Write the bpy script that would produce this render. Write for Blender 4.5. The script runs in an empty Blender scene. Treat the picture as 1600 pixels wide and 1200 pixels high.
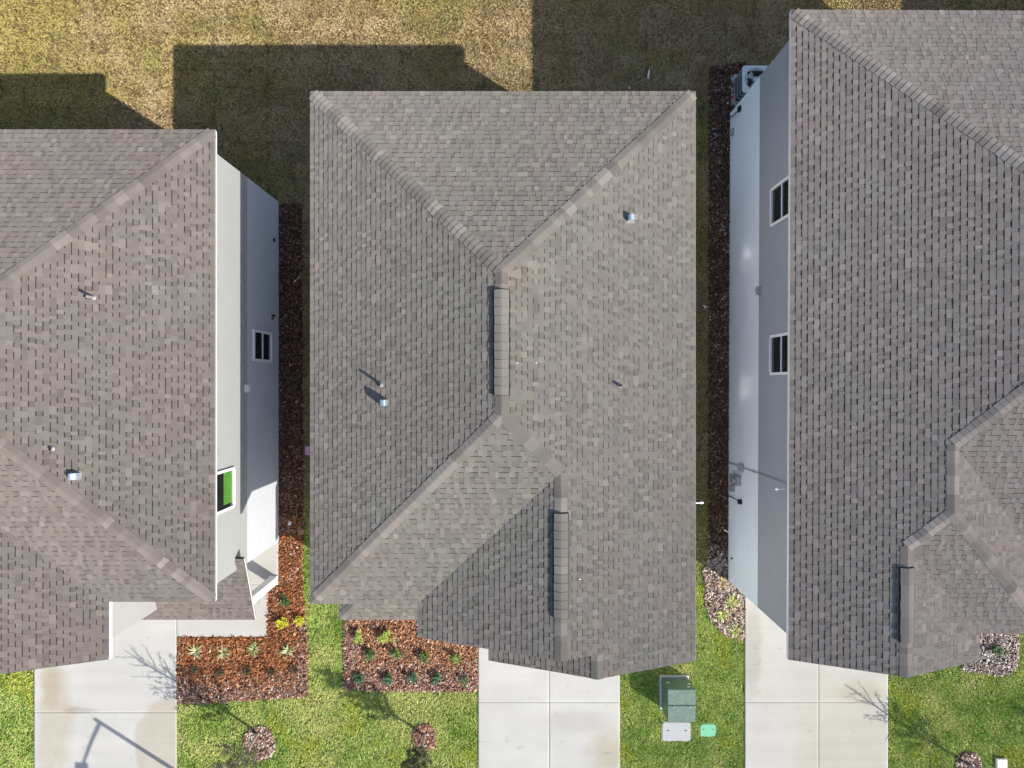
import bpy, math, random
import numpy as np
from mathutils import Vector

random.seed(7); np.random.seed(7)
SC = bpy.context.scene
COL = SC.collection
H = 23.3            # height of the drone over the ground, metres
K = 45.5            # survey scale: photograph pixels per metre on the ground
EAVE = 5.9          # upper eave height of all the houses
P = 5.0 / 12.0      # roof pitch

def G(px, py, z=0.0):
    """survey point: plan position in metres of a photograph point known to lie at height z"""
    s = (1 - z / H) / K
    return ((px - 800) * s, (600 - py) * s)

# ------------------------------------------------------------------ noise
def _hash(ix, iy, seed):
    n = (ix.astype(np.int64) * 374761393 + iy.astype(np.int64) * 668265263 + seed * 1442695041) & 0x7fffffff
    n = ((n ^ (n >> 13)) * 1274126177) & 0x7fffffff
    return ((n ^ (n >> 16)) & 0xffff) / 65535.0

def vnoise(x, y, scale=1.0, seed=0):
    x = np.asarray(x, float) * scale + 1000.0; y = np.asarray(y, float) * scale + 1000.0
    ix = np.floor(x); iy = np.floor(y); fx = x - ix; fy = y - iy
    fx = fx * fx * (3 - 2 * fx); fy = fy * fy * (3 - 2 * fy)
    a = _hash(ix, iy, seed); b = _hash(ix + 1, iy, seed); c = _hash(ix, iy + 1, seed); d = _hash(ix + 1, iy + 1, seed)
    return (a * (1 - fx) + b * fx) * (1 - fy) + (c * (1 - fx) + d * fx) * fy

def fbm(x, y, scale, seed, octs=4):
    t = 0; amp = 1; tot = 0
    for o in range(octs):
        t = t + amp * vnoise(x, y, scale * 2 ** o, seed + 17 * o); tot += amp; amp *= .55
    return t / tot

def sstep(a, b, x):
    t = np.clip((x - a) / (b - a), 0, 1); return t * t * (3 - 2 * t)

def in_poly(x, y, poly):
    r = np.zeros(len(x), bool); n = len(poly); j = n - 1
    for i in range(n):
        xi, yi = poly[i]; xj, yj = poly[j]
        if yi != yj:
            c = ((yi > y) != (yj > y)) & (x < (xj - xi) * (y - yi) / (yj - yi) + xi)
            r ^= c
        j = i
    return r

# ------------------------------------------------------------------ materials
def mat(name, color, rough=.8, spec=.3, metal=0.0, nscale=0, namt=.2, bump=0, bscale=80, attr=False, coord='Object', drough=0):
    m = bpy.data.materials.new(name); m.use_nodes = True
    nt = m.node_tree; b = nt.nodes['Principled BSDF']
    b.inputs['Roughness'].default_value = rough
    b.inputs['Metallic'].default_value = metal
    if drough and 'Diffuse Roughness' in b.inputs: b.inputs['Diffuse Roughness'].default_value = drough
    b.inputs['Specular IOR Level'].default_value = spec
    src = None
    if attr:
        a = nt.nodes.new('ShaderNodeAttribute'); a.attribute_name = 'Col'; src = a.outputs['Color']
    else:
        b.inputs['Base Color'].default_value = (*color, 1)
    tc = None
    if nscale or bump:
        tc = nt.nodes.new('ShaderNodeTexCoord')
    if nscale:
        n = nt.nodes.new('ShaderNodeTexNoise'); n.inputs['Scale'].default_value = nscale
        n.inputs['Detail'].default_value = 5; n.inputs['Roughness'].default_value = .65
        nt.links.new(tc.outputs[coord], n.inputs['Vector'])
        mr = nt.nodes.new('ShaderNodeMapRange')
        mr.inputs['From Min'].default_value = .25; mr.inputs['From Max'].default_value = .75
        mr.inputs['To Min'].default_value = 1 - namt; mr.inputs['To Max'].default_value = 1 + namt
        nt.links.new(n.outputs['Fac'], mr.inputs['Value'])
        mx = nt.nodes.new('ShaderNodeMix'); mx.data_type = 'RGBA'; mx.blend_type = 'MULTIPLY'
        mx.inputs['Factor'].default_value = 1
        if src: nt.links.new(src, mx.inputs['A'])
        else: mx.inputs['A'].default_value = (*color, 1)
        nt.links.new(mr.outputs['Result'], mx.inputs['B'])
        src = mx.outputs['Result']
    if src: nt.links.new(src, b.inputs['Base Color'])
    if bump:
        n2 = nt.nodes.new('ShaderNodeTexNoise'); n2.inputs['Scale'].default_value = bscale
        n2.inputs['Detail'].default_value = 4
        nt.links.new(tc.outputs[coord], n2.inputs['Vector'])
        bp = nt.nodes.new('ShaderNodeBump'); bp.inputs['Strength'].default_value = bump
        bp.inputs['Distance'].default_value = .02
        nt.links.new(n2.outputs['Fac'], bp.inputs['Height']); nt.links.new(bp.outputs['Normal'], b.inputs['Normal'])
    return m

M = {}
M['shingle'] = mat('asphalt_shingle', (.2,.19,.18), .95, .12, nscale=70, namt=.16, attr=True, drough=1.0)
M['stucco'] = mat('white_stucco', (.51,.535,.585), .9, .2, nscale=1.3, namt=.05, bump=.35, bscale=45)
M['stucco_b'] = mat('grey_white_stucco', (.80,.85,.92), .9, .2, nscale=1.3, namt=.05, bump=.35, bscale=45)
M['siding_l'] = mat('pale_siding', (.335,.343,.342), .6, .3, nscale=1.1, namt=.04)
M['siding_m'] = mat('white_siding', (.74,.74,.73), .6, .3, nscale=1.1, namt=.04)
M['siding_r'] = mat('mid_grey_siding', (.325,.34,.375), .6, .3, nscale=1.1, namt=.05)
M['white'] = mat('white_trim_paint', (.80,.80,.79), .5, .4, nscale=3, namt=.03)
M['drip'] = mat('tan_drip_edge', (.34,.32,.29), .5, .4)
M['vinyl'] = mat('white_vinyl', (.82,.82,.82), .4, .4)
M['glass_sun'] = mat('coated_window_glass', (.5,.51,.52), .05, .5, metal=1.0)
M['glass'] = mat('window_glass', (.012,.016,.017), .04, .6)
M['green_glass'] = mat('green_window_film', (.075,.23,.03), .35, .4, nscale=4, namt=.15)
M['galv'] = mat('galvanised_steel', (.48,.58,.68), .3, .5, metal=.6, nscale=9, namt=.12)
M['lead'] = mat('lead_flashing', (.36,.36,.37), .55, .4, metal=.4, nscale=14, namt=.2)
M['flash'] = mat('painted_flashing', (.19,.175,.16), .8, .2, nscale=30, namt=.2)
M['black'] = mat('black_plastic', (.012,.012,.013), .6, .3)
M['pvc'] = mat('white_pvc', (.82,.81,.78), .4, .4)
M['grey_metal'] = mat('grey_meter_metal', (.36,.38,.40), .5, .4, metal=.3, nscale=8, namt=.1)
M['acbody'] = mat('condenser_enamel', (.62,.63,.62), .45, .4, nscale=12, namt=.06)
M['acdark'] = mat('condenser_coil', (.03,.032,.035), .7, .2)
M['tgreen'] = mat('green_cabinet_paint', (.105,.165,.135), .42, .45, nscale=9, namt=.30)
M['lidgrey'] = mat('grey_polymer_lid', (.36,.37,.38), .7, .3, nscale=20, namt=.10)
M['lidgreen'] = mat('green_polymer_lid', (.15,.42,.26), .6, .3, nscale=20, namt=.18)
M['concrete'] = mat('broom_concrete', (.5,.5,.48), .9, .2, nscale=55, namt=.07, attr=True)
M['joint'] = mat('joint_dirt', (.16,.155,.14), .95, .1)
M['asphalt'] = mat('asphalt', (.055,.055,.057), .9, .2, nscale=40, namt=.3)
M['leafy'] = mat('leaf', (.08,.12,.03), .55, .3, attr=True)
M['blade'] = mat('grass_blade', (.1,.15,.03), .7, .15, attr=True)
M['chip'] = mat('mulch_chip', (.3,.15,.08), .95, .1, nscale=60, namt=.25, attr=True)
M['bark'] = mat('tree_bark', (.36,.32,.28), .9, .1, nscale=30, namt=.3)
M['twig'] = mat('twig_bark', (.27,.235,.20), .9, .1, nscale=30, namt=.3)
M['pink'] = mat('pink_foam', (.62,.34,.46), .8, .2, nscale=20, namt=.1)
M['red'] = mat('red_plastic', (.6,.03,.03), .4, .4)
M['sticker'] = mat('white_sticker', (.75,.75,.72), .5, .3)

def ground_mat():
    m = bpy.data.materials.new('turf_soil'); m.use_nodes = True
    nt = m.node_tree; b = nt.nodes['Principled BSDF']; b.inputs['Roughness'].default_value = .95
    b.inputs['Specular IOR Level'].default_value = .1
    tc = nt.nodes.new('ShaderNodeTexCoord'); sep = nt.nodes.new('ShaderNodeSeparateXYZ')
    nt.links.new(tc.outputs['Object'], sep.inputs[0])
    mr = nt.nodes.new('ShaderNodeMapRange'); mr.inputs['From Min'].default_value = -5.5; mr.inputs['From Max'].default_value = -2.5
    nt.links.new(sep.outputs['Y'], mr.inputs['Value'])
    mx = nt.nodes.new('ShaderNodeMix'); mx.data_type = 'RGBA'
    mx.inputs['A'].default_value = (.12,.15,.042,1); mx.inputs['B'].default_value = (.17,.122,.058,1)
    nt.links.new(mr.outputs['Result'], mx.inputs['Factor'])
    n = nt.nodes.new('ShaderNodeTexNoise'); n.inputs['Scale'].default_value = 9; n.inputs['Detail'].default_value = 8
    n.inputs['Roughness'].default_value = .75
    nt.links.new(tc.outputs['Object'], n.inputs['Vector'])
    r2 = nt.nodes.new('ShaderNodeMapRange'); r2.inputs['From Min'].default_value = .3; r2.inputs['From Max'].default_value = .7
    r2.inputs['To Min'].default_value = .55; r2.inputs['To Max'].default_value = 1.45
    nt.links.new(n.outputs['Fac'], r2.inputs['Value'])
    m2 = nt.nodes.new('ShaderNodeMix'); m2.data_type = 'RGBA'; m2.blend_type = 'MULTIPLY'; m2.inputs['Factor'].default_value = 1
    nt.links.new(mx.outputs['Result'], m2.inputs['A']); nt.links.new(r2.outputs['Result'], m2.inputs['B'])
    nt.links.new(m2.outputs['Result'], b.inputs['Base Color'])
    return m
M['ground'] = ground_mat()

# ------------------------------------------------------------------ mesh building
class MB:
    def __init__(s): s.v = []; s.f = []; s.c = []; s.m = []
    def face(s, pts, col=None, mi=0):
        b = len(s.v); s.v.extend([tuple(p) for p in pts]); s.f.append(tuple(range(b, b + len(pts)))); s.c.append(col); s.m.append(mi)
    def box(s, x0, x1, y0, y1, z0, z1, col=None, mi=0, bev=0.0):
        if x0 > x1: x0, x1 = x1, x0
        if y0 > y1: y0, y1 = y1, y0
        if bev:
            b = bev
            lo = [(x0,y0,z0),(x1,y0,z0),(x1,y1,z0),(x0,y1,z0)]
            mid = [(x0,y0,z1-b),(x1,y0,z1-b),(x1,y1,z1-b),(x0,y1,z1-b)]
            up = [(x0+b,y0+b,z1),(x1-b,y0+b,z1),(x1-b,y1-b,z1),(x0+b,y1-b,z1)]
            for a, c in ((lo, mid), (mid, up)):
                for i in range(4):
                    j = (i + 1) % 4; s.face([a[i], a[j], c[j], c[i]], col, mi)
            s.face(up, col, mi); s.face(lo[::-1], col, mi)
            return
        p = [(x0,y0,z0),(x1,y0,z0),(x1,y1,z0),(x0,y1,z0),(x0,y0,z1),(x1,y0,z1),(x1,y1,z1),(x0,y1,z1)]
        for q in ((0,3,2,1),(4,5,6,7),(0,1,5,4),(1,2,6,5),(2,3,7,6),(3,0,4,7)):
            s.face([p[i] for i in q], col, mi)
    def prism(s, poly, z0, z1, col=None, mi=0):
        n = len(poly)
        s.face([(x, y, z1) for x, y in poly], col, mi); s.face([(x, y, z0) for x, y in poly][::-1], col, mi)
        for i in range(n):
            a = poly[i]; b = poly[(i + 1) % n]
            s.face([(*a, z0), (*b, z0), (*b, z1), (*a, z1)], col, mi)
    def tube(s, pts, rads, seg=8, col=None, mi=0, cap=True):
        pts = [Vector(p) for p in pts]; rings = []
        up = Vector((0, 0, 1))
        for i, p in enumerate(pts):
            d = (pts[min(i + 1, len(pts) - 1)] - pts[max(i - 1, 0)]).normalized()
            a = d.cross(Vector((1, 0, 0)) if abs(d.z) > .9 else up).normalized(); b = d.cross(a)
            rings.append([p + (a * math.cos(2 * math.pi * k / seg) + b * math.sin(2 * math.pi * k / seg)) * rads[i] for k in range(seg)])
        for r0, r1 in zip(rings, rings[1:]):
            for k in range(seg):
                j = (k + 1) % seg; s.face([r0[k], r0[j], r1[j], r1[k]][::-1], col, mi)
        if cap:
            s.face(rings[0], col, mi); s.face(rings[-1][::-1], col, mi)
    def build(s, name, mats, parent=None, off=(0, 0, 0), smooth=False):
        me = bpy.data.meshes.new(name)
        ox, oy, oz = off
        me.from_pydata([(x - ox, y - oy, z - oz) for x, y, z in s.v], [], s.f)
        if not isinstance(mats, (list, tuple)): mats = [mats]
        for m in mats: me.materials.append(m)
        if len(mats) > 1: me.polygons.foreach_set('material_index', s.m)
        if any(c is not None for c in s.c):
            ca = me.color_attributes.new('Col', 'FLOAT_COLOR', 'CORNER')
            arr = np.ones((len(me.loops), 4), np.float32); k = 0
            for f, c in zip(s.f, s.c):
                n = len(f); arr[k:k + n, :3] = c if c is not None else (.2, .2, .2); k += n
            ca.data.foreach_set('color', arr.ravel())
        if smooth: me.polygons.foreach_set('use_smooth', [True] * len(me.polygons))
        me.update()
        o = bpy.data.objects.new(name, me); COL.objects.link(o)
        if parent: o.parent = parent
        return o

def np_mesh(name, verts, faces, m, vcol=None, parent=None):
    """verts (N,3), faces (F,k) all same k, vcol (N,3) point colours"""
    me = bpy.data.meshes.new(name); n = len(verts); F, k = faces.shape
    me.vertices.add(n); me.vertices.foreach_set('co', verts.astype(np.float32).ravel())
    me.loops.add(F * k); me.loops.foreach_set('vertex_index', faces.astype(np.int32).ravel())
    me.polygons.add(F); me.polygons.foreach_set('loop_start', np.arange(0, F * k, k, dtype=np.int32))
    me.polygons.foreach_set('loop_total', np.full(F, k, np.int32))
    me.update(calc_edges=True)
    if vcol is not None:
        ca = me.color_attributes.new('Col', 'FLOAT_COLOR', 'POINT')
        a = np.ones((n, 4), np.float32); a[:, :3] = vcol; ca.data.foreach_set('color', a.ravel())
    me.materials.append(m)
    o = bpy.data.objects.new(name, me); COL.objects.link(o)
    if parent: o.parent = parent
    return o

def tag(o, label=None, cat=None, group=None, kind=None):
    if label: o['label'] = label
    if cat: o['category'] = cat
    if group: o['group'] = group
    if kind: o['kind'] = kind
    return o

def thing(name, loc, label, cat, group=None):
    o = bpy.data.objects.new(name, None); COL.objects.link(o); o.location = loc; o.empty_display_size = .3
    return tag(o, label, cat, group)

def copy_tree(o, parent=None):
    c = o.copy(); COL.objects.link(c); c.parent = parent
    for ch in list(o.children): copy_tree(ch, c)
    return c

# ------------------------------------------------------------------ roofing
def plane_axes(poly):
    a = Vector(poly[0]); n = Vector((0, 0, 0))
    for i in range(1, len(poly) - 1):
        n += (Vector(poly[i]) - a).cross(Vector(poly[i + 1]) - a)
    n.normalize()
    if n.z < 0: n = -n
    u = Vector((0, 0, 1)).cross(n).normalized(); v = n.cross(u)
    return n, u, v

def clip_convex(sub, poly):
    out = sub; n = len(poly)
    for i in range(n):
        ax, ay = poly[i]; bx, by = poly[(i + 1) % n]; ex, ey = bx - ax, by - ay
        inp = out; out = []
        if not inp: return []
        px, py = inp[-1]; pd = ex * (py - ay) - ey * (px - ax)
        for qx, qy in inp:
            qd = ex * (qy - ay) - ey * (qx - ax)
            if (qd >= 0) != (pd >= 0):
                t = pd / (pd - qd); out.append((px + (qx - px) * t, py + (qy - py) * t))
            if qd >= 0: out.append((qx, qy))
            px, py, pd = qx, qy, qd
    return out

def area2(p):
    return sum(p[i][0] * p[(i + 1) % len(p)][1] - p[(i + 1) % len(p)][0] * p[i][1] for i in range(len(p))) / 2

EXPO = .143
def tone(rng, base, spread=.12, hue=.014):
    r = rng.random()
    k = 1.0 + rng.gauss(0, spread * .45)
    if r < .10: k *= 1.14
    elif r < .26: k *= .87
    w = rng.gauss(0, hue)
    return (base[0] * k * (1 + w), base[1] * k, base[2] * k * (1 - w))

def shingle(mb, polys, base, seed, z0):
    """lay laminated shingles in courses over coplanar convex polygons; z0 is the eave height the courses start from"""
    rng = random.Random(seed)
    n, u, v = plane_axes(polys[0]); o = Vector(polys[0][0]); o = o - v * ((o.z - z0) / v.z)
    loc = []
    for p in polys:
        q = [((Vector(a) - o).dot(u), (Vector(a) - o).dot(v)) for a in p]
        if area2(q) < 0: q = q[::-1]
        loc.append(q)
        mb.face([o + u * a + v * b - n * .003 for a, b in q], (.05, .047, .044))      # deck under the courses
        mb.face([o + u * a + v * b - n * .10 for a, b in q][::-1], (.3, .28, .24))
    umin = min(a for q in loc for a, b in q) - .3; umax = max(a for q in loc for a, b in q) + .3
    vmin = min(b for q in loc for a, b in q); vmax = max(b for q in loc for a, b in q)
    nr = int(math.ceil(vmax / EXPO)); prev_band = []
    r0 = int(math.floor(vmin / EXPO))
    for r in range(r0, nr):
        v0 = r * EXPO; v1 = v0 + EXPO
        wob = rng.gauss(0, .002)
        a = umin - rng.random() * .3; high = rng.random() < .5
        run = 0; cur = None
        while a < umax:
            w = rng.choice((.085, .10, .115, .13, .15, .22)) if high else rng.choice((.085, .10, .115, .115, .13, .17))
            w *= rng.uniform(.92, 1.08)
            b = a + w
            t = tone(rng, base)
            if not high: t = tuple(c * .94 for c in t)
            wp = o + u * a + v * v0; hn = float(fbm(np.array([wp.x]), np.array([wp.y]), .9, 5, 3)[0]) - .5
            big = float(vnoise(np.array([wp.x]), np.array([wp.y]), .35, 9)[0]) - .5
            t = (t[0] * (1 + hn * .11 + big * .07), t[1] * (1 - hn * .03 + big * .07), t[2] * (1 + hn * .02 + big * .07))
            hb = (.0155 if high else .0095) + rng.uniform(-.0012, .0012)
            ht = .006 if high else .001
            band = (not high) and rng.random() < .93
            parts = []
            if band:
                # factory shade line: dark granules at the head of a recessed tab
                bw = .024
                parts.append((v0, v1 - bw, t)); parts.append((v1 - bw, v1, tuple(c * .25 for c in t)))
            else: parts.append((v0, v1, t))
            for (pv0, pv1, tc_) in parts:
                rect = [(a, pv0), (b, pv0), (b, pv1), (a, pv1)]
                for q in loc:
                    c = clip_convex(rect, q)
                    if len(c) < 3 or abs(area2(c)) < 1e-5: continue
                    hh = lambda vv: hb + (ht - hb) * ((vv - v0) / EXPO)
                    top = [o + u * x + v * y + n * hh(y) for x, y in c]
                    mb.face(top, tc_)
                    m_ = len(c)
                    for i in range(m_):
                        j = (i + 1) % m_
                        x0_, y0_ = c[i]; x1_, y1_ = c[j]
                        if min(y0_, y1_) >= pv1 - 1e-6 or (band and pv0 > v0 and max(y0_, y1_) <= pv0 + 1e-6): continue
                        mb.face([o + u * x0_ + v * y0_ - n * .003, o + u * x1_ + v * y1_ - n * .003, top[j], top[i]], tuple(k * .8 for k in tc_))
            a = b; high = not high if rng.random() < .88 else high

def caps(mb, A, B, polyL, polyR, base, seed, w=.155, raise_=0.0, expo=.145):
    rng = random.Random(seed)
    A = Vector(A); B = Vector(B)
    d = (B - A); L = d.length; d.normalize()
    nL = plane_axes(polyL)[0]; nR = plane_axes(polyR)[0]
    wL = nL.cross(d).normalized(); wR = nR.cross(d).normalized()
    if wL.dot(nR) > 0: wL = -wL
    if wR.dot(nL) > 0: wR = -wR
    nm = (nL + nR).normalized()
    k = max(1, int(round(L / expo))); e = L / k
    run = tone(rng, base, .10, .005); left = 0
    st = .135 if (A.z < EAVE + .02 and abs(d.z) > .05) else 0.0
    st *= .75
    L -= st; A = A + d * st
    k = max(1, int(round(L / expo))); e = L / k
    for i in range(k):
        if left <= 0: q_ = rng.choice((.80, .88, .95, 1.0, 1.0, 1.06, 1.20, 1.26)) if not raise_ else rng.uniform(.9, 1.08); run = tuple(c_ * q_ for c_ in tone(rng, base, .05, .006)); left = rng.choice([1, 1, 2, 2, 3])
        left -= 1
        kk = 1 + rng.gauss(0, .03); t = tuple(c * kk for c in run)
        s0 = i * e - .004; s1 = min(L, s0 + e + .012)
        h0 = .024 + raise_; h1 = .013 + raise_
        ww = w + rng.uniform(-.006, .006)
        def sec(sv, h):
            c = A + d * sv
            return [c + wL * ww + nL * h, c + wL * .045 + nL * (h + .003), c + nm * (h + .004), c + wR * .045 + nR * (h + .003), c + wR * ww + nR * h]
        p = sec(s0, h0); q = sec(s1, h1)
        base_ = sec(s0, -.002 + raise_)
        for j in range(4):
            mb.face([p[j], p[j + 1], q[j + 1], q[j]], t)
            mb.face([base_[j], base_[j + 1], p[j + 1], p[j]], tuple(c * .7 for c in t))
        bq = sec(s1, -.002 + raise_)
        mb.face([base_[0], p[0], q[0], bq[0]], tuple(c * .7 for c in t)); mb.face([p[4], base_[4], bq[4], q[4]], tuple(c * .7 for c in t))

def ridge_vent(roof, off, A, B, polyL, polyR, base, seed):
    mb = MB(); A = Vector(A); B = Vector(B); d = (B - A).normalized()
    nL = plane_axes(polyL)[0]; nR = plane_axes(polyR)[0]
    wL = nL.cross(d).normalized(); wR = nR.cross(d).normalized()
    if wL.dot(nR) > 0: wL = -wL
    if wR.dot(nL) > 0: wR = -wR
    nm = (nL + nR).normalized()
    def sec(c, h, w): return [c + wL * w + nL * .006, c + wL * w + nL * h, c + nm * (h + .01), c + wR * w + nR * h, c + wR * w + nR * .006]
    a = sec(A, .058, .185); b = sec(B, .058, .185)
    for j in range(4): mb.face([a[j], a[j + 1], b[j + 1], b[j]], None)
    mb.face(a[::-1]); mb.face(b)
    o = mb.build('ridge_vent', M['black'], roof, off)
    m2 = MB(); caps(m2, A + d * .012, B - d * .012, polyL, polyR, base, seed, w=.148, raise_=.054, expo=.2)
    m2.build('ridge_cap', M['shingle'], roof, off)
    return o

def vent_pipe(roof, off, px, py, zf, h=.24, r=.035, hood=False, nrm=(0, 0, 1)):
    """zf: function x,y -> roof height.  Finds the plan position of the pipe foot on the roof"""
    z = 7.0
    for _ in range(12):
        x, y = G(px, py, z); z = zf(x, y)
    mb = MB(); n = Vector(nrm).normalized(); u = Vector((0, 0, 1)).cross(n).normalized(); v = n.cross(u); c = Vector((x, y, z)) + n * .016
    s = .11
    pts = [c + u * a + v * b for a, b in ((-s, -s * 1.1), (s, -s * 1.1), (s, s * 1.3), (-s, s * 1.3))]
    if hood:
        hw, hd, hh = .07, .095, h
        lo = [c + u * a + v * b for a, b in ((-hw, -hd), (hw, -hd), (hw, hd), (-hw, hd))]
        base = c + Vector((0, 0, 0))
        mb.face([p + n * .002 for p in pts], None, 1)
        # a collar box with a barrel-shaped hood on it
        k = 8; A = []; Bq = []
        for i in range(k + 1):
            t = math.pi * i / k
            off_ = v * (-math.cos(t) * hd) + Vector((0, 0, 1)) * (h * .55 + math.sin(t) * h * .45)
            A.append(c - u * hw + off_); Bq.append(c + u * hw + off_)
        for i in range(k): mb.face([A[i], Bq[i], Bq[i + 1], A[i + 1]])
        A2 = [c - u * hw - v * hd, *A, c - u * hw + v * hd]; B2 = [c + u * hw - v * hd, *Bq, c + u * hw + v * hd]
        mb.face(A2); mb.face(B2[::-1])
        mb.face([A2[0], B2[0], Bq[0], A[0]]); mb.face([A2[-1], B2[-1], Bq[-1], A[-1]][::-1])
        return mb.build('exhaust_hood', [M['galv'], M['flash']], roof, off)
    mb.tube([c - n * .02, c + Vector((0, 0, h))], [r, r], 10, None, 0, False)
    mb.tube([c + Vector((0, 0, h)), c + Vector((0, 0, h - .02))], [r, r * .7], 10, None, 1, False)
    mb.tube([c + Vector((0, 0, h - .02)), c + Vector((0, 0, h - .021))], [r * .7, .001], 10, None, 1, True)
    mb.tube([c, c + Vector((0, 0, .05))], [r * 1.9, r * 1.05], 10, None, 0, False)
    return mb.build('vent_pipe', [M['lead'], M['black']], roof, off)

# ------------------------------------------------------------------ walls and windows
def offs(outline, d):
    """outline CCW rectilinear; push outward by d"""
    n = len(outline); res = []
    for i in range(n):
        x0, y0 = outline[i - 1]; x1, y1 = outline[i]; x2, y2 = outline[(i + 1) % n]
        def nrm(ax, ay, bx, by):
            l = math.hypot(bx - ax, by - ay); return ((by - ay) / l, -(bx - ax) / l)
        n0 = nrm(x0, y0, x1, y1); n1 = nrm(x1, y1, x2, y2)
        if abs(n0[0] * n1[0] + n0[1] * n1[1]) > .9: k = (n0[0], n0[1])
        else: k = (n0[0] + n1[0], n0[1] + n1[1])
        res.append((x1 + d * k[0], y1 + d * k[1]))
    return res

def loft(mb, outline, levels):
    rings = [[(x, y, z) for x, y in offs(outline, d)] for z, d in levels]
    n = len(outline)
    for r0, r1 in zip(rings, rings[1:]):
        for i in range(n):
            j = (i + 1) % n; mb.face([r0[i], r0[j], r1[j], r1[i]])

FLOOR = 2.85
def walls(root, off, outline, stucco, siding):
    mb = MB(); loft(mb, outline, [(-.1, 0), (.02, .012), (FLOOR, .012), (FLOOR, -.05)]); mb.build('wall', stucco, root, off)
    mb = MB(); lv = [(FLOOR - .02, 0.0), (FLOOR, .016)]; z = FLOOR; top = EAVE - .15
    while z < top - .02:
        z2 = min(z + .18, top); lv.append((z2, .004)); lv.append((z2, .016)); z = z2
    loft(mb, outline, lv[:-1]); mb.build('siding', siding, root, off)

def window_x(root, off, X, sgn, yc, w, z0, z1, film=None, glass=None):
    """single-hung window on a wall facing +-X"""
    mb = MB(); fr = .075; pr = .055 * sgn; a = X + .012 * sgn
    y0, y1 = yc - w / 2, yc + w / 2; zm = (z0 + z1) / 2
    mb.box(a, a + pr, y0, y0 + fr, z0, z1); mb.box(a, a + pr, y1 - fr, y1, z0, z1)
    mb.box(a, a + pr, y0 + fr, y1 - fr, z1 - fr, z1); mb.box(a, a + pr * 1.25, y0 + fr, y1 - fr, z0, z0 + fr)
    if not film: mb.box(a, a + pr * .75, y0 + fr, y1 - fr, zm - .025, zm + .025)
    o = mb.build('window', M['vinyl'], root, off)
    for (p0, p1, mt) in (((z0 + fr, zm - .025, glass or M['glass']), (zm + .025, z1 - fr, glass or M['glass'])) if not film else ((z0 + fr, z1 - fr, M['glass']),)):
        q = MB(); q.box(a, a + .018 * sgn, y0 + fr + .002, y1 - fr - .002, p0 + .002, p1 - .002); q.build('pane', mt, o, off)
    if film:
        q = MB(); q.box(a + .018 * sgn, a + .022 * sgn, y0 + fr + .10, y1 - fr - .02, z0 + fr + .015, z0 + fr + .60); q.build('green_film', film, o, off)
    return o

def trim_edge(mb, A, B, out, h=.105, t=.025, inset=1.2):
    """fascia board under a roof edge A-B; out = outward horizontal normal"""
    A = Vector(A); B = Vector(B); o = Vector(out) * t; dz = Vector((0, 0, h)); up = Vector((0, 0, -.012))
    A = A - o * inset; B = B - o * inset
    a0, b0 = A - dz, B - dz
    q = [a0, b0, B + up, A + up]; r = [p + o for p in q]
    mb.face(r); mb.face(q[::-1])
    for i in range(4): mb.face([q[i], q[(i + 1) % 4], r[(i + 1) % 4], r[i]])

def gable_wall(mb, x0, x1, xa, y, z0, za):
    """triangle of wall at plane y below a gable"""
    for yy in (y, y + .05):
        mb.face([(x0, yy, z0), (x1, yy, z0), (xa, yy, za)])

def garage_door(root, off, x0, x1, y):
    mb = MB()
    for i in range(4):
        z0 = .06 + i * .53
        mb.box(x0, x1, y - .035, y - .012, z0, z0 + .52)
        nx = 8; w = (x1 - x0) / nx
        for k in range(nx): mb.box(x0 + k * w + .06, x0 + (k + 1) * w - .06, y - .048, y - .035, z0 + .08, z0 + .44)
    d = mb.build('garage_door', M['white'], root, off)
    f = MB(); f.box(x0 - .1, x0, y - .05, y - .01, 0.05, 2.3); f.box(x1, x1 + .1, y - .05, y - .01, 0.05, 2.3); f.box(x0, x1, y - .05, y - .01, 2.19, 2.3)
    f.build('frame', M['vinyl'], d, off)

def front_door(root, off, x0, x1, y):
    mb = MB(); mb.box(x0, x1, y - .05, y - .012, .1, 2.15)
    for z0, z1 in ((.3, .9), (1.05, 1.95)):
        mb.box(x0 + .15, (x0 + x1) / 2 - .05, y - .062, y - .05, z0, z1); mb.box((x0 + x1) / 2 + .05, x1 - .15, y - .062, y - .05, z0, z1)
    d = mb.build('front_door', M['siding_m'], root, off)
    h = MB(); h.tube([(x1 - .09, y - .05, 1.05), (x1 - .09, y - .11, 1.05)], [.03, .035], 8); h.build('handle', M['grey_metal'], d, off)

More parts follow.
